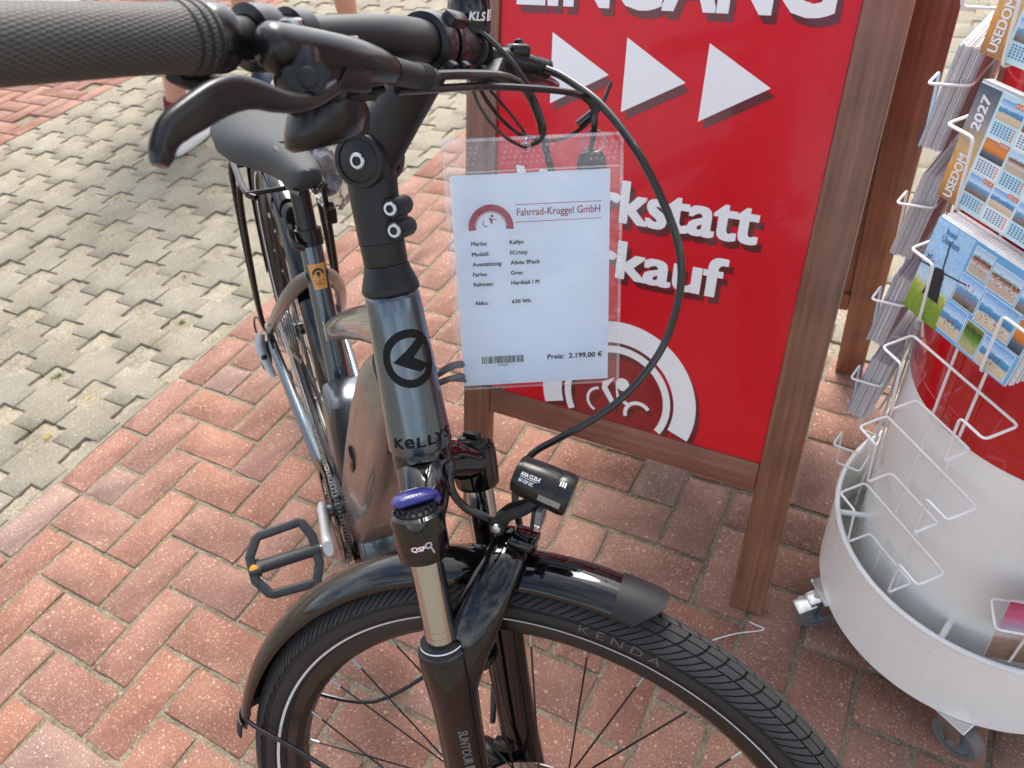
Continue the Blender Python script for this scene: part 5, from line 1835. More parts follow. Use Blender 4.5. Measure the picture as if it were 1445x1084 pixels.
while x < -.0125:
    w = rb_.choice((.00035, .0006, .0009, .0012))
    blk.add([pf(x, -.0815), pf(x + w, -.0815), pf(x + w, -.0738), pf(x, -.0738)], [(0, 1, 2, 3)])
    x += w + rb_.choice((.0004, .0006, .0009))
text_box(blk, "FG03439", -.0380, -.0845, -.0280, -.0828, pf, .01)
annulus(blk, -.060, -.0885, 0, .0004, pf, n=8)
blk.obj('print', M_['ink'], paper, MP, smooth=False)

# keys on a ring, hung behind the sleeve
keys = empty('bunch_of_keys', (0.3600, -1.2200, 0.940), 'small bunch of dark keys on a wire ring behind the plastic sleeve', 'keys')
kc = V((0.3510, -1.2215, 0.9830))
kr = MB()
ke1, ke2 = V((.45, -.80, -.1)).normalized(), V((.25, .05, .96)).normalized()
kr.tube([kc + (ke1 * math.cos(t * math.pi / 12) + ke2 * math.sin(t * math.pi / 12)) * .0105 for t in range(24)], .0008, 6, closed=True)
kr.obj('key_ring', M_['steel'], keys)
for i, (dx, rot_) in enumerate(((-.010, 12), (.000, -3), (.008, -10))):
    kb_ = MB()
    Mr = Matrix.Rotation(R(rot_), 3, PN)
    o = kc + ke1 * dx * .6 - ke2 * .010 - PN * (.002 + .004 * i)
    pol = [(-.006, 0), (.006, 0), (.011, -.008), (.012, -.022), (.008, -.030), (-.008, -.030), (-.012, -.022), (-.011, -.008)]
    kb_.prism(pol, o, Mr @ ke1, Mr @ ke2, .003)
    ko = kb_.obj('key_head', M_['plastic_black'], keys, smooth=False)
    kb_ = MB(); kb_.prism([(-.004, -.030), (.004, -.030), (.004, -.050), (.0025, -.054), (.0035, -.058), (0, -.062), (-.004, -.058)], o, Mr @ ke1, Mr @ ke2, .002)
    kb_.obj('key_blade', M_['steel'], ko, smooth=False)
kc_ = MB(); kc_.tube([kc + ke2 * .0105, V((0.3523, -1.2226, 1.000)), V((.350, -1.2232, 1.006))], .0012, 6); kc_.obj('key_cord', M_['cable'], keys)

# clear bag hung from the carrier
bag = MB()
bo_ = MF @ V((.030, .090, .345))
rr = random.Random(11)
rings = []
for j in range(15):
    t = j / 14
    r = .048 * math.sin(math.pi * min(1, .12 + t * .84)) ** .7
    ring = []
    for k in range(28):
        a = 2 * math.pi * k / 28
        q = r * (1 + .16 * math.sin(3 * a + j * .9) + .10 * math.sin(7 * a - j * 1.7) + rr.uniform(-.05, .05))
        ring.append(bo_ + V((q * math.cos(a), q * math.sin(a), .075 - t * .15)))
    rings.append(ring)
bag.rings(rings)
bago = bag.obj('clear_plastic_bag', M_['film_bag'], None, label='crumpled clear plastic bag with dark contents hanging behind the saddle', cat='plastic bag')
it = MB()
rings = []
for j in range(8):
    t = j / 7
    r = .030 * math.sin(math.pi * (.08 + .84 * t)) ** .6
    rings.append([bo_ + V((r * (1.1 + .2 * math.sin(2 * a_ + j)) * math.cos(a_) - .004, r * math.sin(a_), .035 - t * .075)) for a_ in [2 * math.pi * k / 16 for k in range(16)]])
it.rings(rings)
it.obj('dark_contents', M_['satin_black'], bago)
tq = MB(); tq.tube([bo_ + V((0, 0, .072)), MF @ V((.02, .066, .375)), MF @ V((.02, .060, .382)), MF @ V((.02, .052, .374)), bo_ + V((-.004, 0, .070))], [.010, .004, .004, .004, .008], 10, smooth=4)
tq.obj('twisted_top', M_['film_bag'], bago)

# ================================================================== A-FRAME SIGN
SO = V((0.52477, -1.37784, 0))
SW = V((0.00262758, 0.99999655, 0)).normalized()      # from the right post to the left post
SB = V((0.99999655, -0.00262758, 0)).normalized()     # away from the front
TAU = 0.31207602
SU = V((0, 0, 1)) * math.cos(TAU) + SB * math.sin(TAU)
SN = SW.cross(SU).normalized()
if SN.dot(CAM_POS - SO) < 0: SN = -SN
IW, PW, LEN, TH = 0.5246, 0.060, 1.20, 0.024
sign = empty('pavement_sign', (0.89, -1.115, 0), 'wooden A-frame pavement sign with red panels, white arrows and shop lettering', 'sign')
MS = Matrix.Translation(SO) @ Matrix((SW, SU, SN)).transposed().to_4x4()
if MS.determinant() < 0:
    pass
# local axes of the front leaf: x to the left post, y up the leaf, z out of the front
APEX = SO + SU * LEN
SU2 = V((0, 0, 1)) * math.cos(TAU) - SB * math.sin(TAU)
SN2 = SB * math.cos(TAU) + V((0, 0, 1)) * math.sin(TAU)
SO2 = APEX - SU2 * LEN + SB * .004 - SW * .050
SO1 = SO


def leaf(O, U, N, tag):
    def P(x, y, z): return O + SW * x + U * y + N * z
    Rm = Matrix((SW, N, U)).transposed()      # box axes: width, thickness, length
    for x in (-PW / 2, IW + PW / 2):
        mb = MB(); mb.box((0, 0, 0), (PW - .001, TH, LEN), .0022, seg=2)
        mb.obj('post', M_['wood'], sign, Matrix.Translation(P(x, LEN / 2 + .004, -TH / 2)) @ Rm.to_4x4())
    for (y, h) in ((.287, .054), (LEN - .032, .056)):
        mb = MB(); mb.box((0, 0, 0), (.020, IW - .0008, h), .002, seg=2)
        Rr = Matrix((N, SW, U)).transposed()
        mb.obj('rail', M_['wood_rail'], sign, Matrix.Translation(P(IW / 2, y, -TH / 2)) @ Rr.to_4x4())
    mb = MB(); mb.box((0, 0, 0), (IW - .001, .004, LEN - .060 - .3145), 0)
    bk_ = MB(); bk_.box((0, 0, 0), (IW - .001, .004, LEN - .060 - .3145), 0)
    bk_.obj('backing_board', M_['wood'], sign, Matrix.Translation(P(IW / 2, (.3145 + LEN - .060) / 2, -.0130)) @ Rm.to_4x4(), smooth=False)
    return mb.obj('panel', M_['red'], sign, Matrix.Translation(P(IW / 2, (.3145 + LEN - .060) / 2, -.0085)) @ Rm.to_4x4(), smooth=False)


front_panel = leaf(SO1, SU, SN, 'front')
leaf(SO2, SU2, SN2, 'rear')
for x in (.03, IW - .03):
    h = MB(); h.lathe([(.006, -.02), (.006, .02)], APEX + SW * x + SB * .006 + V((0, 0, -.006)), SW, 14); h.box(APEX + SW * x + SB * .006 + V((0, 0, .001)), (.05, .038, .003), .001); h.obj('hinge', M_['zinc'], sign)


def sp(lift):
    return lambda x, y: SO1 + SW * (IW - x) + SU * y + SN * (-.0065 + lift)     # x from the left edge


W1, S1 = sp(.0011), sp(.0006)
dxs, dys = .008, -.0105


def tw(s):
    bb = text2d(s)[2]
    return bb[2] - bb[0]


def both(fn_add, nm):
    a, b = MB(), MB()
    fn_add(a, W1)
    fn_add(b, lambda x, y: S1(x + dxs, max(y + dys, .3150)))
    o = a.obj(nm, M_['sign_white'], front_panel, smooth=False)
    b.obj('print_shadow', M_['red_dark_print'], o, smooth=False)


for tri in (((.432, .953), (.334, .899), (.430, .850)), ((.310, .952), (.214, .897), (.309, .848)), ((.187, .951), (.093, .899), (.188, .846))):
    both(lambda mb, f: mb.add([f(IW - u, v) for u, v in tri], [(0, 1, 2)]), 'arrow')
both(lambda mb, f: text_box(mb, "EINGANG", .028, .986, .494, 1.080, f, .034), "lettering")
both(lambda mb, f: text_box(mb, "Werkstatt", IW - .073 - .219 * tw('Werkstatt') / tw('kstatt'), .677, IW - .073, .748, f, .030, 1.0), 'lettering')
both(lambda mb, f: text_box(mb, "Verkauf", IW - .108 - .180 * tw('Verkauf') / tw('kauf'), .584, IW - .108, .652, f, .030, 1.0), 'lettering')


def emblem(mb, f, sh):
    cx, cy = IW - .266, .363
    CLP = .3165
    def arc(r0, r1, a0, a1, n=60): annulus(mb, cx, cy, r0, r1, f, a0, a1, n)
    lo = math.degrees(math.asin((CLP - cy + (.0105 if sh else 0)) / .145))
    arc(.107, .146, lo * 1.0, 180 - lo, 60)
    lo2 = math.degrees(math.asin((CLP - cy + (.0105 if sh else 0)) / .100))
    arc(.088, .101, lo2 * 1.02, 180 - lo2 * 1.02, 60)
    annulus(mb, cx + .010, cy + .030, 0, .0125, f, n=24)
    annulus(mb, cx - .030, cy - .012, .021, .026, f, 100, 250, 24)
    annulus(mb, cx + .044, cy - .022, .020, .027, f, 40, 200, 24)
    mb.add([f(cx - .028, cy + .026), f(cx - .006, cy + .040), f(cx - .018, cy + .018), f(cx + .002, cy - .012), f(cx - .004, cy - .020), f(cx - .028, cy + .012)], [(0, 1, 2), (0, 2, 5), (2, 3, 5), (3, 4, 5)])
    mb.add([f(cx - .004, cy + .034), f(cx + .006, cy + .006), f(cx + .026, cy - .004), f(cx + .024, cy - .010), f(cx + .002, cy - .002)], [(0, 1, 4), (1, 2, 3), (1, 3, 4)])


both(lambda mb, f: emblem(mb, f, False), 'emblem')
ds = MB(); cxm, cym = IW - .266, .363
annulus(ds, cxm, cym, 0, .0875, lambda x, y: sp(.0004)(x, max(y, .3150)), n=60)
ds.obj('emblem_ground', mat('dark_red_panel', (0.28, 0.008, 0.014), .25, coat=.3), front_panel, smooth=False)

# ================================================================== POSTCARD RACK
RC = V((0.6604, -1.7446, 0))
rack = empty('postcard_rack', RC, 'round white and red postcard rack on casters with white wire pockets', 'display rack')
MR = Matrix.Translation(RC)
d = MB(); d.lathe([(.2395, .100), (.2420, .1005), (.2420, .2680), (.2395, .2680)], (0, 0, 0), (0, 0, 1), 120, closed=True); d.obj('base_drum', M_['white_lacquer'], rack, MR)
d = MB(); d.tube([V((.2405 * math.cos(R(3 * k)), .2405 * math.sin(R(3 * k)), .2700)) for k in range(120)], .0042, 10, closed=True); d.obj('rim_ring', M_['white_wire'], rack, MR)
d = MB(); d.lathe([(.0001, .1180), (.2390, .1180), (.2390, .1140), (.0001, .1140)], (0, 0, 0), (0, 0, 1), 96, cap=False); d.obj('base_floor', M_['grey_floor'], rack, MR)
d = MB(); d.lathe([(.1985, .1185), (.1985, .600)], (0, 0, 0), (0, 0, 1), 120); d.obj('white_column', M_['white_lacquer'], rack, MR)
d = MB(); d.lathe([(.1992, .572), (.2000, .5725), (.2000, .5960), (.1996, .5964), (.1996, .5974), (.2000, .5978), (.2000, 1.62), (.19, 1.625), (.0001, 1.625)], (0, 0, 0), (0, 0, 1), 120, cap=False); d.obj('red_column', M_['red_lacquer'], rack, MR)
for k in range(6):
    a = R(104 + 60 * k)
    d = MB(); d.tube([V((.197 * math.cos(a), .197 * math.sin(a), .262)), V((.239 * math.cos(a), .239 * math.sin(a), .264))], .0045, 10); d.obj('rim_spoke', M_['white_wire'], rack, MR)


def caster(az, swivel, brake):
    c = V((.225 * math.cos(R(az)), .225 * math.sin(R(az)), 0))
    s = R(swivel); f = V((math.cos(s), math.sin(s), 0)); l = V((-math.sin(s), math.cos(s), 0))
    w = c + f * .018 + V((0, 0, .0375))
    mb = MB(); mb.box(c + V((0, 0, .0975)), (.055, .055, .004), .001, M=Matrix.Rotation(s, 3, 'Z'))
    mb.lathe([(.020, .084), (.022, .095)], c, (0, 0, 1), 20)
    for sg in (-1, 1):
        mb.prism([(-.022, .088), (.020, .088), (.030, .045), (.026, .030), (.012, .030), (-.004, .055)], c + l * sg * .016, f, V((0, 0, 1)), .002)
    co = mb.obj('caster', M_['zinc'], rack, MR)
    mb = MB(); mb.lathe([(.026, -.0115), (.0350, -.0115), (.0375, -.008), (.0375, .008), (.0350, .0115), (.026, .0115)], w, l, 36, closed=True); mb.obj('caster_wheel', M_['caster_rubber'], co, MR)
    mb = MB(); mb.lathe([(.0001, -.010), (.0265, -.0095), (.0265, .0095), (.0001, .010)], w, l, 28, cap=False); mb.lathe([(.006, -.019), (.006, .019)], w, l, 12); mb.obj('caster_hub', M_['caster_hub'], co, MR)
    if brake:
        mb = MB(); mb.box(c + f * .046 + V((0, 0, .070)), (.034, .030, .004), .0015, M=Matrix.Rotation(s, 3, 'Z') @ Matrix.Rotation(R(22), 3, 'Y'), seg=2)
        mb.box(c + f * .028 + V((0, 0, .082)), (.028, .026, .012), .002, M=Matrix.Rotation(s, 3, 'Z') @ Matrix.Rotation(R(22), 3, 'Y'), seg=2)
        mb.lathe([(.0045, 0), (.0045, .008)], c + f * .028 + V((0, 0, .086)), (0, 0, 1), 10)
        mb.obj('brake_pedal', M_['zinc'], co, MR)


caster(114, 128, True)
caster(180, 240, False)
caster(294, 60, True)
caster(0, 20, False)
# vertical rods and bent wire pockets, eight columns
LEVELS = [.386 + .141 * k for k in range(8)]


def pocket_mesh():
    mb = MB()
    D0, D1, D2 = .2120, .2530, .2500
    loop = [(-.083, D0, 0), (.083, D0, 0), (.083, D1, -.004), (.048, D1, -.004), (.046, D2, -.080), (.046, D0, -.078), (-.046, D0, -.078), (-.046, D2, -.080), (-.048, D1, -.004), (-.083, D1, -.004)]
    pts = []
    n = len(loop)
    for i in range(n):      # rounded corners
        a, b, c = V(loop[i - 1]), V(loop[i]), V(loop[(i + 1) % n])
        r = .006
        p0 = b + (a - b).normalized() * r; p1 = b + (c - b).normalized() * r
        for t in (0, .33, .66, 1):
            pts.append(p0.lerp(b, t).lerp(b.lerp(p1, t), t))
    mb.tube(pts, .0017, 8, closed=True)
    return mb.mesh('wire_pocket', M_['white_wire'])


pm = pocket_mesh()
rod = MB()
for s in (-.022, .022): rod.tube([(s, .2075, .20), (s, .2075, 1.55)], .0018, 8)
rod_me = rod.mesh('rack_rod', M_['white_wire'])


def col_mat(az, z=0):
    # local x along the tangent (to the right seen from outside is +x for az growing), y outward
    a = R(az)
    return MR @ Matrix(((-math.sin(a), math.cos(a), 0, 0), (math.cos(a), math.sin(a), 0, 0), (0, 0, 1, z), (0, 0, 0, 1)))


for az in (135, 192, 250, 308, 21, 78):
    put('rack_rod', rod_me, rack, col_mat(az))
    for z in LEVELS:
        put('wire_pocket', pm, rack, col_mat(az, z))

# ---- cards in the pockets
def quad_uv(name, m, parent, M, x0, y0, x1, y1, z):
    me = bpy.data.meshes.new(name)
    me.from_pydata([(x0, z, y0), (x1, z, y0), (x1, z, y1), (x0, z, y1)], [], [(0, 1, 2, 3)])
    uv = me.uv_layers.new(name='UVMap')
    for i, c in enumerate(((0, 0), (1, 0), (1, 1), (0, 1))): uv.data[i].uv = c
    me.materials.append(m)
    return put(name, me, parent, M)


SKY, SEA, SANDC, GRN, DGR = (.30, .52, .80), (.07, .22, .42), (.62, .47, .32), (.12, .24, .04), (.05, .10, .02)
ph_beach = photo_mat('print_beach', [(0, SANDC), (.35, (.70, .58, .42)), (.42, SEA), (.6, (.12, .35, .60)), (.65, (.55, .72, .90)), (1, (.16, .38, .75))], 5, .22, 1.0)
ph_pier = photo_mat('print_pier', [(0, (.20, .13, .09)), (.3, (.25, .24, .25)), (.4, (.12, .30, .48)), (.55, (.20, .42, .62)), (.6, (.62, .76, .90)), (1, (.22, .45, .80))], 7, .3, 2.0)
ph_town = photo_mat('print_town', [(0, (.60, .46, .34)), (.3, (.52, .42, .36)), (.4, (.65, .60, .58)), (.55, (.40, .12, .08)), (.62, (.06, .10, .04)), (.75, (.62, .74, .86)), (1, (.40, .58, .82))], 9, .35, 3.0)
ph_path = photo_mat('print_path', [(0, (.50, .38, .28)), (.3, (.40, .42, .16)), (.55, GRN), (.8, DGR), (1, (.30, .30, .08))], 6, .5, 4.0)
ph_sunset = photo_mat('print_sunset', [(0, (.04, .06, .09)), (.30, (.12, .16, .20)), (.40, (.55, .18, .06)), (.6, (.80, .28, .05)), (1, (.55, .22, .12))], 6, .2, 5.0)
ph_dusk = photo_mat('print_dusk', [(0, (.13, .09, .06)), (.36, (.30, .21, .15)), (.42, (.50, .40, .38)), (.55, (.45, .42, .52)), (.75, (.55, .12, .22)), (1, (.42, .05, .12))], 3, .14, 6.0)
ph_strip = photo_mat('print_cloud_strip', [(0, (.35, .18, .08)), (.25, (.70, .32, .08)), (.5, (.62, .42, .22)), (.7, (.30, .26, .28)), (1, (.09, .12, .18))], 3, .3, 7.0)
ph_mill = photo_mat('print_mill', [(0, (.16, .27, .03)), (.22, (.25, .36, .05)), (.32, (.50, .52, .10)), (.40, (.55, .70, .84)), (.7, (.36, .58, .82)), (1, (.42, .66, .90))], 5, .16, 8.0)
c_pale = mat('card_pale_blue', (.55, .74, .80), .3)
c_white = mat('card_white', (.80, .82, .83), .3)
c_blue = mat('card_blue', (.16, .42, .70), .3)
c_dblue = mat('card_blue_ink', (.04, .18, .40), .5)
c_orange = mat('card_orange', (.75, .16, .05), .4)
c_dark = mat('card_dark', (.03, .03, .035), .5)
c_redp = mat('card_red', (.50, .03, .03), .5)

CW, CH = .150, .112
TILT = R(7)


def stack(az, level, label, n=8, group=None, thick=.012, face=c_blue, w=CW, h=CH, dx=0.0, name='postcard_stack'):
    """a pile of cards standing in a wire pocket: local x across, z up, y out"""
    M = col_mat(az, LEVELS[level] - .0765) @ Matrix.Translation((dx, .2480, 0)) @ Matrix.Rotation(TILT, 4, 'X')
    mb = MB()
    n = n * 2
    for k in range(n):
        t = thick / n
        ox, oz = random.uniform(-.0016, .0016), random.uniform(0, .0030)
        mb.m = random.choice((0, 0, 0, 1, 2))
        mb.box((ox, -t * (k + .5), h / 2 + oz), (w, t * random.uniform(.55, .9), h), 0)
    o = put(name, mb.mesh(name, [M_['paper_edge'], M_['paper_white'], M_['paper_dim']], False), None, M, label, 'postcards', group)
    fm = MB(); fm.box((0, .0006, h / 2 + .0005), (w, .0008, h), 0)
    f = put('front_card', fm.mesh('front_card', face, False), o, M)
    return o, f, M


def tmesh(strs, m, parent, M, z=.0016):
    if len(strs) <= 2:
        for q in strs: tmesh_([q], m, parent, M, z)
    else:
        tmesh_(strs, m, parent, M, z, 'stuff')


def tmesh_(strs, m, parent, M, z=.0016, kind=None):
    mb = MB()
    for (s, x0_, y0_, x1_, y1_, rot_) in strs:
        if rot_:
            # vertical text reading upwards
            text_box(mb, s, 0, 0, y1_ - y0_, x1_ - x0_, lambda a, b: V((x1_ - b, z, y0_ + a)), .03, flip=-1)
        else:
            text_box(mb, s, x0_, y0_, x1_, y1_, lambda a, b: V((a, z, b)), .01, flip=-1)
    return mb.obj('lettering', m, parent, M, smooth=False, kind=kind)


def calendar(az, level, label, group=None):
    o, f, M = stack(az, level, label, 7, group, .010, c_pale, CW, CH, name='calendar_card_stack')
    x0 = -CW / 2
    quad_uv('photo', ph_strip, f, M, x0, 0, x0 + .026, CH, .00115)
    tmesh([("USEDOM", x0 + .0075, .004, x0 + .019, .048, 1), ("2027", x0 + .0075, .072, x0 + .019, .104, 1)], M_['white_print'], f, M)
    phs = [ph_pier, ph_sunset, ph_beach, ph_town]
    dig = MB(); wq = MB(); tags = MB()
    for c in range(4):
        for r in range(3):
            xx = x0 + .029 + c * .0305; yy = .006 + r * .0355 - c * .0006
            if (c + r) % 2:
                wq.add([V((xx - .001, .00105, yy - .003)), V((xx + .0285, .00105, yy - .003)), V((xx + .0285, .00105, yy + .0320)), V((xx - .001, .00105, yy + .0320))], [(0, 1, 2, 3)])
            quad_uv('photo', phs[(c * 2 + r) % 4], f, M, xx, yy + .0125, xx + .0275, yy + .0305, .00125)
            for i in range(7):
                for j in range(5):
                    ax = xx + .0015 + i * .0037; ay = yy - .0005 + j * .0023
                    tgt = tags if i == 6 else dig
                    tgt.add([V((ax, .00125, ay)), V((ax + .0021, .00125, ay)), V((ax + .0021, .00125, ay + .0013)), V((ax, .00125, ay + .0013))], [(0, 1, 2, 3)])
            tags.add([V((xx + .016, .0014, yy + .0275)), V((xx + .028, .0014, yy + .0275)), V((xx + .028, .0014, yy + .0315)), V((xx + .016, .0014, yy + .0315))], [(0, 1, 2, 3)])
    wq.obj('month_field', c_white, f, M, smooth=False, kind='stuff')
    dig.obj('dates', c_dblue, f, M, smooth=False, kind='stuff')
    tags.obj('month_tag', c_orange, f, M, smooth=False, kind='stuff')
    names = ["MAI", "SEPTEMBER", "JANUAR", "JUNI", "OKTOBER", "FEBRUAR", "JULI", "NOVEMBER", "M\u00c4RZ", "AUGUST", "DEZEMBER", "APRIL"]
    st_ = []
    for c in range(4):
        for r in range(3):
            xx = x0 + .029 + c * .0305; yy = .006 + r * .0355 - c * .0006
            st_.append((names[c * 3 + (2 - r)], xx + .017, yy + .0283, xx + .027, yy + .0307, 0))
    tmesh(st_, M_['white_print'], f, M)
    return o


calendar(135, 4, 'pale blue 2027 calendar cards in the pocket just above the windmill postcards')
calendar(135, 5, 'pale blue 2027 calendar cards in the topmost filled pocket above the other calendars')
# windmill postcard pile
o, f, M = stack(135, 3, 'thick pile of blue windmill postcards with many small beach photos', 16, None, .024, c_blue)
x0 = -CW / 2
quad_uv('photo', ph_mill, f, M, x0, 0, x0 + .052, CH, .00115)
tmesh([("Insel", x0 + .016, .1000, x0 + .030, .1070, 0), ("Usedom", x0 + .014, .0905, x0 + .038, .0985, 0)], c_dblue, f, M)
ml = MB()
mc = V((x0 + .030, .0018, .062))
for a in (98, 8, 188, 278):
    dv = V((math.cos(R(a)), 0, math.sin(R(a)))); pv_ = V((-dv.z, 0, dv.x))
    ml.add([mc + dv * .002 + pv_ * .0004, mc + dv * .034 + pv_ * .0004, mc + dv * .034 - pv_ * .0012, mc + dv * .002 - pv_ * .0012], [(0, 1, 2, 3)])
ml.add([mc + V((-.013, -.0001, -.034)), mc + V((.011, -.0001, -.034)), mc + V((.005, -.0001, -.006)), mc + V((.0, -.0001, .002)), mc + V((-.008, -.0001, -.004))], [(0, 1, 2, 3, 4)])
ml.add([mc + V((-.014, -.00005, -.010)), mc + V((.006, -.00005, -.006)), mc + V((.002, -.00005, .003)), mc + V((-.008, -.00005, .001))], [(0, 1, 2, 3)])
for k in range(8):
    a = k * 45; dv = V((math.cos(R(a)), 0, math.sin(R(a)))) * .006; q = mc + V((-.020, 0, .004))
    ml.add([q, q + dv + V((.0008, 0, .0008)), q + dv - V((.0008, 0, .0008))], [(0, 1, 2)])
ml.obj('windmill', c_dark, f, M, smooth=False)
cells_ = [(.056, .080, .080, .108, ph_town), (.083, .078, .118, .104, ph_town), (.121, .076, .148, .102, ph_pier), (.054, .044, .084, .076, ph_pier), (.087, .040, .130, .074, ph_beach), (.133, .038, .149, .072, ph_sunset), (.050, .006, .080, .040, ph_beach), (.083, .004, .106, .036, ph_path), (.109, .003, .146, .035, ph_beach)]
bd_ = MB()
for (a, b, c, d_, m) in cells_:
    bd_.add([V((x0 + a - .0008, .00112, b - .0008)), V((x0 + c + .0008, .00112, b - .0008)), V((x0 + c + .0008, .00112, d_ + .0008)), V((x0 + a - .0008, .00112, d_ + .0008))], [(0, 1, 2, 3)])
    quad_uv('photo', m, f, M, x0 + a, b, x0 + c, d_, .00125)
bd_.obj('photo_border', c_white, f, M, smooth=False)
# dark details on the small photos
dd = MB(); rd = MB()
def blob(mb, cx, cz, w, h, n, seed):
    r_ = random.Random(seed)
    for k in range(n):
        a, b = cx + r_.uniform(-w, w), cz + r_.uniform(-h, h); s = r_.uniform(.0002, .0007)
        mb.add([V((x0 + a - s, .0014, b - s)), V((x0 + a + s, .0014, b - s)), V((x0 + a + s, .0014, b + s)), V((x0 + a - s, .0014, b + s))], [(0, 1, 2, 3)])
blob(rd, .068, .092, .007, .008, 26, 1); blob(rd, .068, .060, .006, .008, 24, 2); blob(rd, .100, .088, .014, .003, 18, 3); blob(rd, .064, .024, .006, .004, 14, 9)
blob(dd, .127, .016, .007, .007, 40, 4); blob(dd, .066, .016, .008, .004, 22, 5); blob(dd, .070, .048, .010, .003, 22, 6); blob(dd, .108, .050, .018, .006, 30, 7)
cw_ = MB(); blob(cw_, .110, .048, .018, .005, 40, 8); blob(cw_, .100, .090, .014, .005, 26, 10)
dd.obj('photo_detail', c_dark, f, M, smooth=False, kind='stuff'); rd.obj('photo_detail', c_redp, f, M, smooth=False, kind='stuff'); cw_.obj('photo_detail', c_white, f, M, smooth=False, kind='stuff')
# neighbouring column, seen edge-on
for lv, th in ((2, .020), (1, .024), (3, .022), (4, .022)):
    lab = {1: 'lowest pile of postcards, seen edge-on beside the white column', 2: 'pile of postcards seen edge-on beside the red column, second from the bottom', 3: 'pile of postcards seen edge-on beside the windmill cards, third from the bottom', 4: 'pile of cards seen edge-on beside the lower calendar cards, topmost of its column'}[lv]
    stack(78, lv, lab, 16, 'card piles in the next rack column', th * 1.15, ph_beach if lv == 3 else c_blue)
# sunset card in the next column on the other side
o, f, M = stack(192, 0, 'sunset postcard with pink sky low on the rack', 2, None, .002, c_white, .150, .112, .0, name='sunset_postcard')
quad_uv('photo', ph_dusk, f, M, -.075, 0, .075, .112, .00115)
for lv in (1,):
    o, f, M = stack(192, lv, 'sunset postcard pile in the pocket above the single pink card', 6, None, .008, c_white, .105, .148, .02, name='postcard_stack')
    quad_uv('photo', ph_strip, f, M, -.0525, 0, .0525, .148, .00115)

# ================================================================== SMALL THINGS ON THE GROUND
ww = MB(); ww.tube([V(p) for p in [[0.425, -1.350, 0.004], [0.439, -1.367, 0.004], [0.451, -1.379, 0.0045], [0.475, -1.408, 0.005], [0.495, -1.440, 0.0045], [0.5035, -1.449, 0.004], [0.5055, -1.443, 0.004], [0.505, -1.438, 0.004], [0.507, -1.422, 0.004]]], .0009, 6, smooth=5)
ww.obj('plastic_strap', M_['white_print'], label='thin white plastic strap lying on the bricks by the sign post', cat='strap')

gt = MB()
rg_ = random.Random(21)
for k in range(900):
    x, y = rg_.uniform(-.7, 2.2), rg_.uniform(-2.3, 1.6)
    if k % 3 == 0:      # many gather in the joints of the bricks
        x = round(x * 10) / 10 + rg_.uniform(-.006, .006)
    s = rg_.choice((.0008, .0011, .0016, .0024)) * rg_.uniform(.7, 1.2)
    gt.m = rg_.choice((0, 0, 1))
    b0 = V((x, y, s * .35 + .0004))
    pts = [b0 + V((s * rg_.uniform(.6, 1.3) * math.cos(a), s * rg_.uniform(.6, 1.3) * math.sin(a), 0)) for a in (0, 1.26, 2.5, 3.8, 5.0)]
    gt.add(pts + [b0 + V((0, 0, s * .7)), b0 - V((0, 0, s * .7))], [(i, (i + 1) % 5, 5) for i in range(5)] + [((i + 1) % 5, i, 6) for i in range(5)])
gt.obj('grit', [M_['sand'], M_['joint']], smooth=False, kind='stuff', label='fine grit and small stones scattered over the paving')

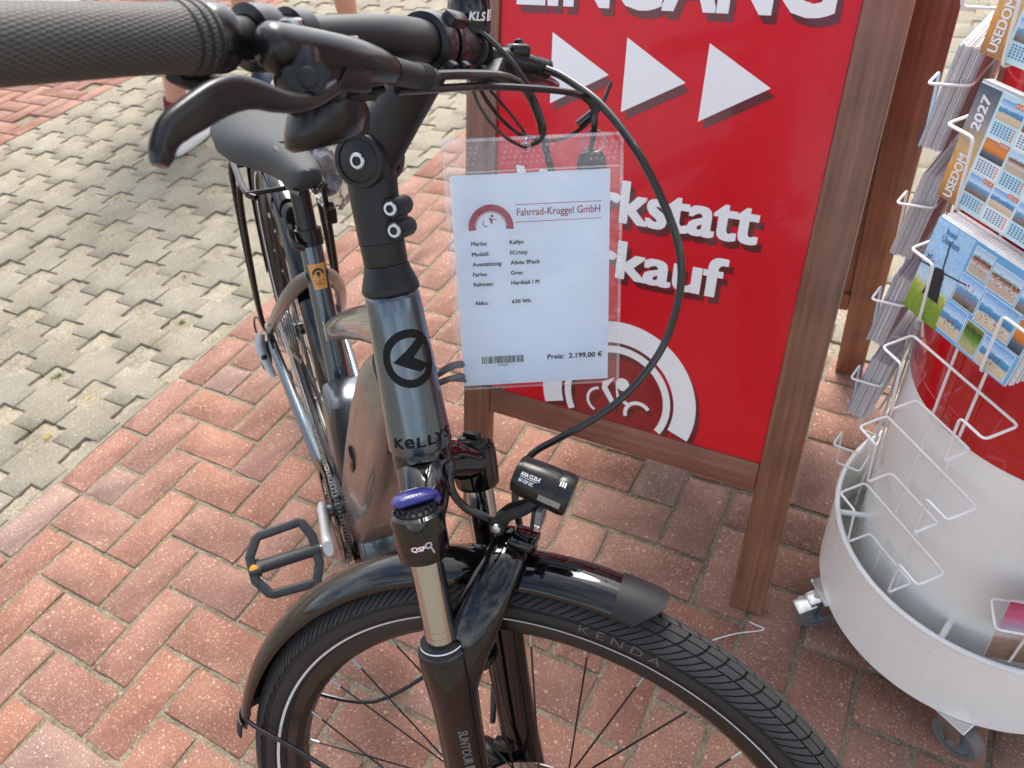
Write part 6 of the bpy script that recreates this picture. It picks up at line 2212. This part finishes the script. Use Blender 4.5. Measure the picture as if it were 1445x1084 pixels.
# ================================================================== PASSERS-BY
def person(name, label, feet, hip, heading, shoe, sock, sock_h, cloth_t, cloth_b, height=1.72):
    h = R(heading); f = V((math.cos(h), math.sin(h), 0)); l = V((-math.sin(h), math.cos(h), 0))
    root = empty(name, (hip[0], hip[1], 0), label, 'person')
    hip = V(hip)
    me = bpy.data.meshes.new('body')
    vs, es, rad = [], [], []
    def add(p, r, par=None):
        vs.append(tuple(p)); rad.append(r)
        if par is not None: es.append((par, len(vs) - 1))
        return len(vs) - 1
    pel = add(hip, (.15, .11))
    wa = add(hip + V((0, 0, .18)), (.135, .10), pel)
    chs = add(hip + V((0, 0, .38)) + f * .01, (.155, .11), wa)
    nb = add(hip + V((0, 0, .54)), (.09, .075), chs)
    nk = add(hip + V((0, 0, .60)) + f * .01, (.055, .055), nb)
    h1 = add(hip + V((0, 0, .67)) + f * .025, (.072, .085), nk)
    h2 = add(hip + V((0, 0, .75)) + f * .03, (.078, .095), h1)
    h3 = add(hip + V((0, 0, .82)) + f * .02, (.060, .075), h2)
    for sg, sw in ((1, .10), (-1, -.08)):
        s0 = add(hip + V((0, 0, .50)) + l * sg * .17, (.058, .058), nb)
        el = add(hip + V((0, 0, .22)) + l * sg * .23 + f * sw * .5 - f * .02, (.042, .042), s0)
        wr = add(hip + V((0, 0, -.02)) + l * sg * .24 + f * (sw + .06), (.028, .026), el)
        pa = add(hip + V((0, 0, -.09)) + l * sg * .24 + f * (sw + .08), (.034, .018), wr)
        for q in range(4):
            k1 = add(hip + V((0, 0, -.135)) + l * sg * .24 + f * (sw + .055 + .02 * q), (.009, .009), pa)
            k2 = add(hip + V((0, 0, -.170 - .006 * (q in (1, 2)))) + l * sg * .235 + f * (sw + .06 + .02 * q), (.0075, .0075), k1)
        t1 = add(hip + V((0, 0, -.085)) + l * sg * .235 + f * (sw + .12), (.011, .011), wr)
        add(hip + V((0, 0, -.120)) + l * sg * .232 + f * (sw + .125), (.009, .009), t1)
    ankles = []
    for (fx_, fy_, kx, ky), sg in zip(feet, (1, -1)):
        th0 = add(hip + l * sg * .09 + V((0, 0, -.08)), (.090, .095), pel)
        kn_ = V((kx, ky, .50))
        add(hip.lerp(kn_, .5) + l * sg * .05, (.075, .080), th0); t2 = len(vs) - 1
        k1 = add(kn_, (.056, .058), t2)
        an = V((fx_, fy_, .085))
        cf = add(kn_.lerp(an, .35) - f * .012, (.054, .056), k1)
        lo = add(kn_.lerp(an, .75), (.037, .038), cf)
        a1 = add(an, (.033, .036), lo)
        ft = add(an + f * .09 + V((0, 0, -.045)), (.032, .026), a1)
        ankles.append((an, kn_))
    me.from_pydata(vs, es, [])
    ob = put('body', me, root)
    me.materials.append(M_['skin'])
    sk = ob.modifiers.new('skin', 'SKIN'); sk.use_smooth_shade = True
    for i, d_ in enumerate(me.skin_vertices[0].data):
        d_.radius = rad[i]; d_.use_root = (i == 0)
    ob.modifiers.new('sub', 'SUBSURF').render_levels = 2
    ob.modifiers['sub'].levels = 1
    # clothes
    sh_ = MB()
    for (an, kn_), sg in zip(ankles, (1, -1)):
        sh_.tube([hip + V((0, 0, .12)) + l * sg * .05, hip + l * sg * .075 + V((0, 0, -.05)), hip.lerp(kn_, .62) + l * sg * .04], [(.13, .14), (.13, .14), (.105, .115)], 20, smooth=3)
    sh_.obj('shorts', cloth_b, root)
    ts = MB(); ts.tube([hip + V((0, 0, .06)), hip + V((0, 0, .20)), hip + V((0, 0, .40)), hip + V((0, 0, .52)), hip + V((0, 0, .56))], [(.13, .17), (.125, .165), (.135, .185), (.10, .16), (.07, .09)], 24, up=f, smooth=3)
    for sg, sw in ((1, .10), (-1, -.08)):
        ts.tube([hip + V((0, 0, .49)) + l * sg * .13, hip + V((0, 0, .40)) + l * sg * .195, hip + V((0, 0, .27)) + l * sg * .225 + f * sw * .4], [.075, .070, .062], 16, smooth=3)
    ts.obj('shirt', cloth_t, root)
    hr_ = MB(); hr_.lathe([(.0001, .105), (.055, .095), (.088, .055), (.098, .0), (.092, -.05), (.080, -.07)], hip + V((0, 0, .765)) + f * .005, V((-.25 * f.x, -.25 * f.y, 1)), 24, cap=False); hr_.obj('hair', M_['hair'], root)
    for (an, kn_) in ankles:
        fo = V((an.x, an.y, 0))
        if sock:
            so = MB(); u = (kn_ - an).normalized(); so.tube([an + V((0, 0, -.035)), an, an + u * sock_h * .5, an + u * sock_h], [(.047, .044), (.043, .041), (.044, .043), (.051, .050)], 20); so.obj('sock', sock, root)
        s = MB()
        rings = []
        for (t, hw, top) in ((-.068, .020, .055), (-.060, .032, .085), (-.030, .038, .098), (.02, .040, .085), (.07, .043, .066), (.13, .045, .052), (.175, .036, .042), (.195, .018, .032)):
            ring = []
            for k in range(16):
                a = 2 * math.pi * k / 16
                z = .018 + (top - .018) * max(0, math.sin(a)) ** .8 if math.sin(a) > 0 else .018 + .0165 * max(-1, math.sin(a) * 2.2)
                ring.append(fo + f * t + l * hw * math.copysign(abs(math.cos(a)) ** .7, math.cos(a)) + V((0, 0, max(.0015, z))))
            rings.append(ring)
        s.rings(rings)
        sho_ = s.obj('shoe', shoe, root, angle=70)
        so2 = MB(); rr_ = []
        for z_, e_ in ((.0005, .002), (.004, .004), (.018, .004), (.022, .001)):
            rr_.append([fo + f * (.064 + (.134 + e_) * math.cos(a)) + l * (.040 + e_) * (1 + .12 * math.cos(a)) * math.copysign(abs(math.sin(a)) ** .75, math.sin(a)) + V((0, 0, z_)) for a in [2 * math.pi * k / 28 for k in range(28)]])
        so2.rings(rr_); so2.obj('sole', M_['shoe_sole'], sho_, angle=70)
        lc = MB()
        for t in (.025, .045, .065, .085): lc.tube([fo + f * t - l * .026 + V((0, 0, .074 - t * .28)), fo + f * (t + .004) + V((0, 0, .094 - t * .32)), fo + f * t + l * .026 + V((0, 0, .074 - t * .28))], .003, 6, smooth=3)
        lc.obj('laces', M_['white_print'], sho_)
    return root


person('person', 'passer-by in crimson socks and white shoes walking past on the concrete pavers', [(1.72, 1.32, 1.82, 1.19), (2.36, 2.02, 2.30, 1.90)], (2.10, 1.55, .90), 12, M_['shoe_white'], M_['sock'], .13, M_['cloth_white'], M_['cloth_grey'])
person('person', 'passer-by in navy shoes with bare shins beyond the handlebar', [(2.34, 1.42, 2.36, 1.36), (2.62, 1.02, 2.58, .98)], (2.56, 1.20, .90), 30, M_['shoe_navy'], None, 0, M_['cloth_navy'], M_['cloth_grey'])
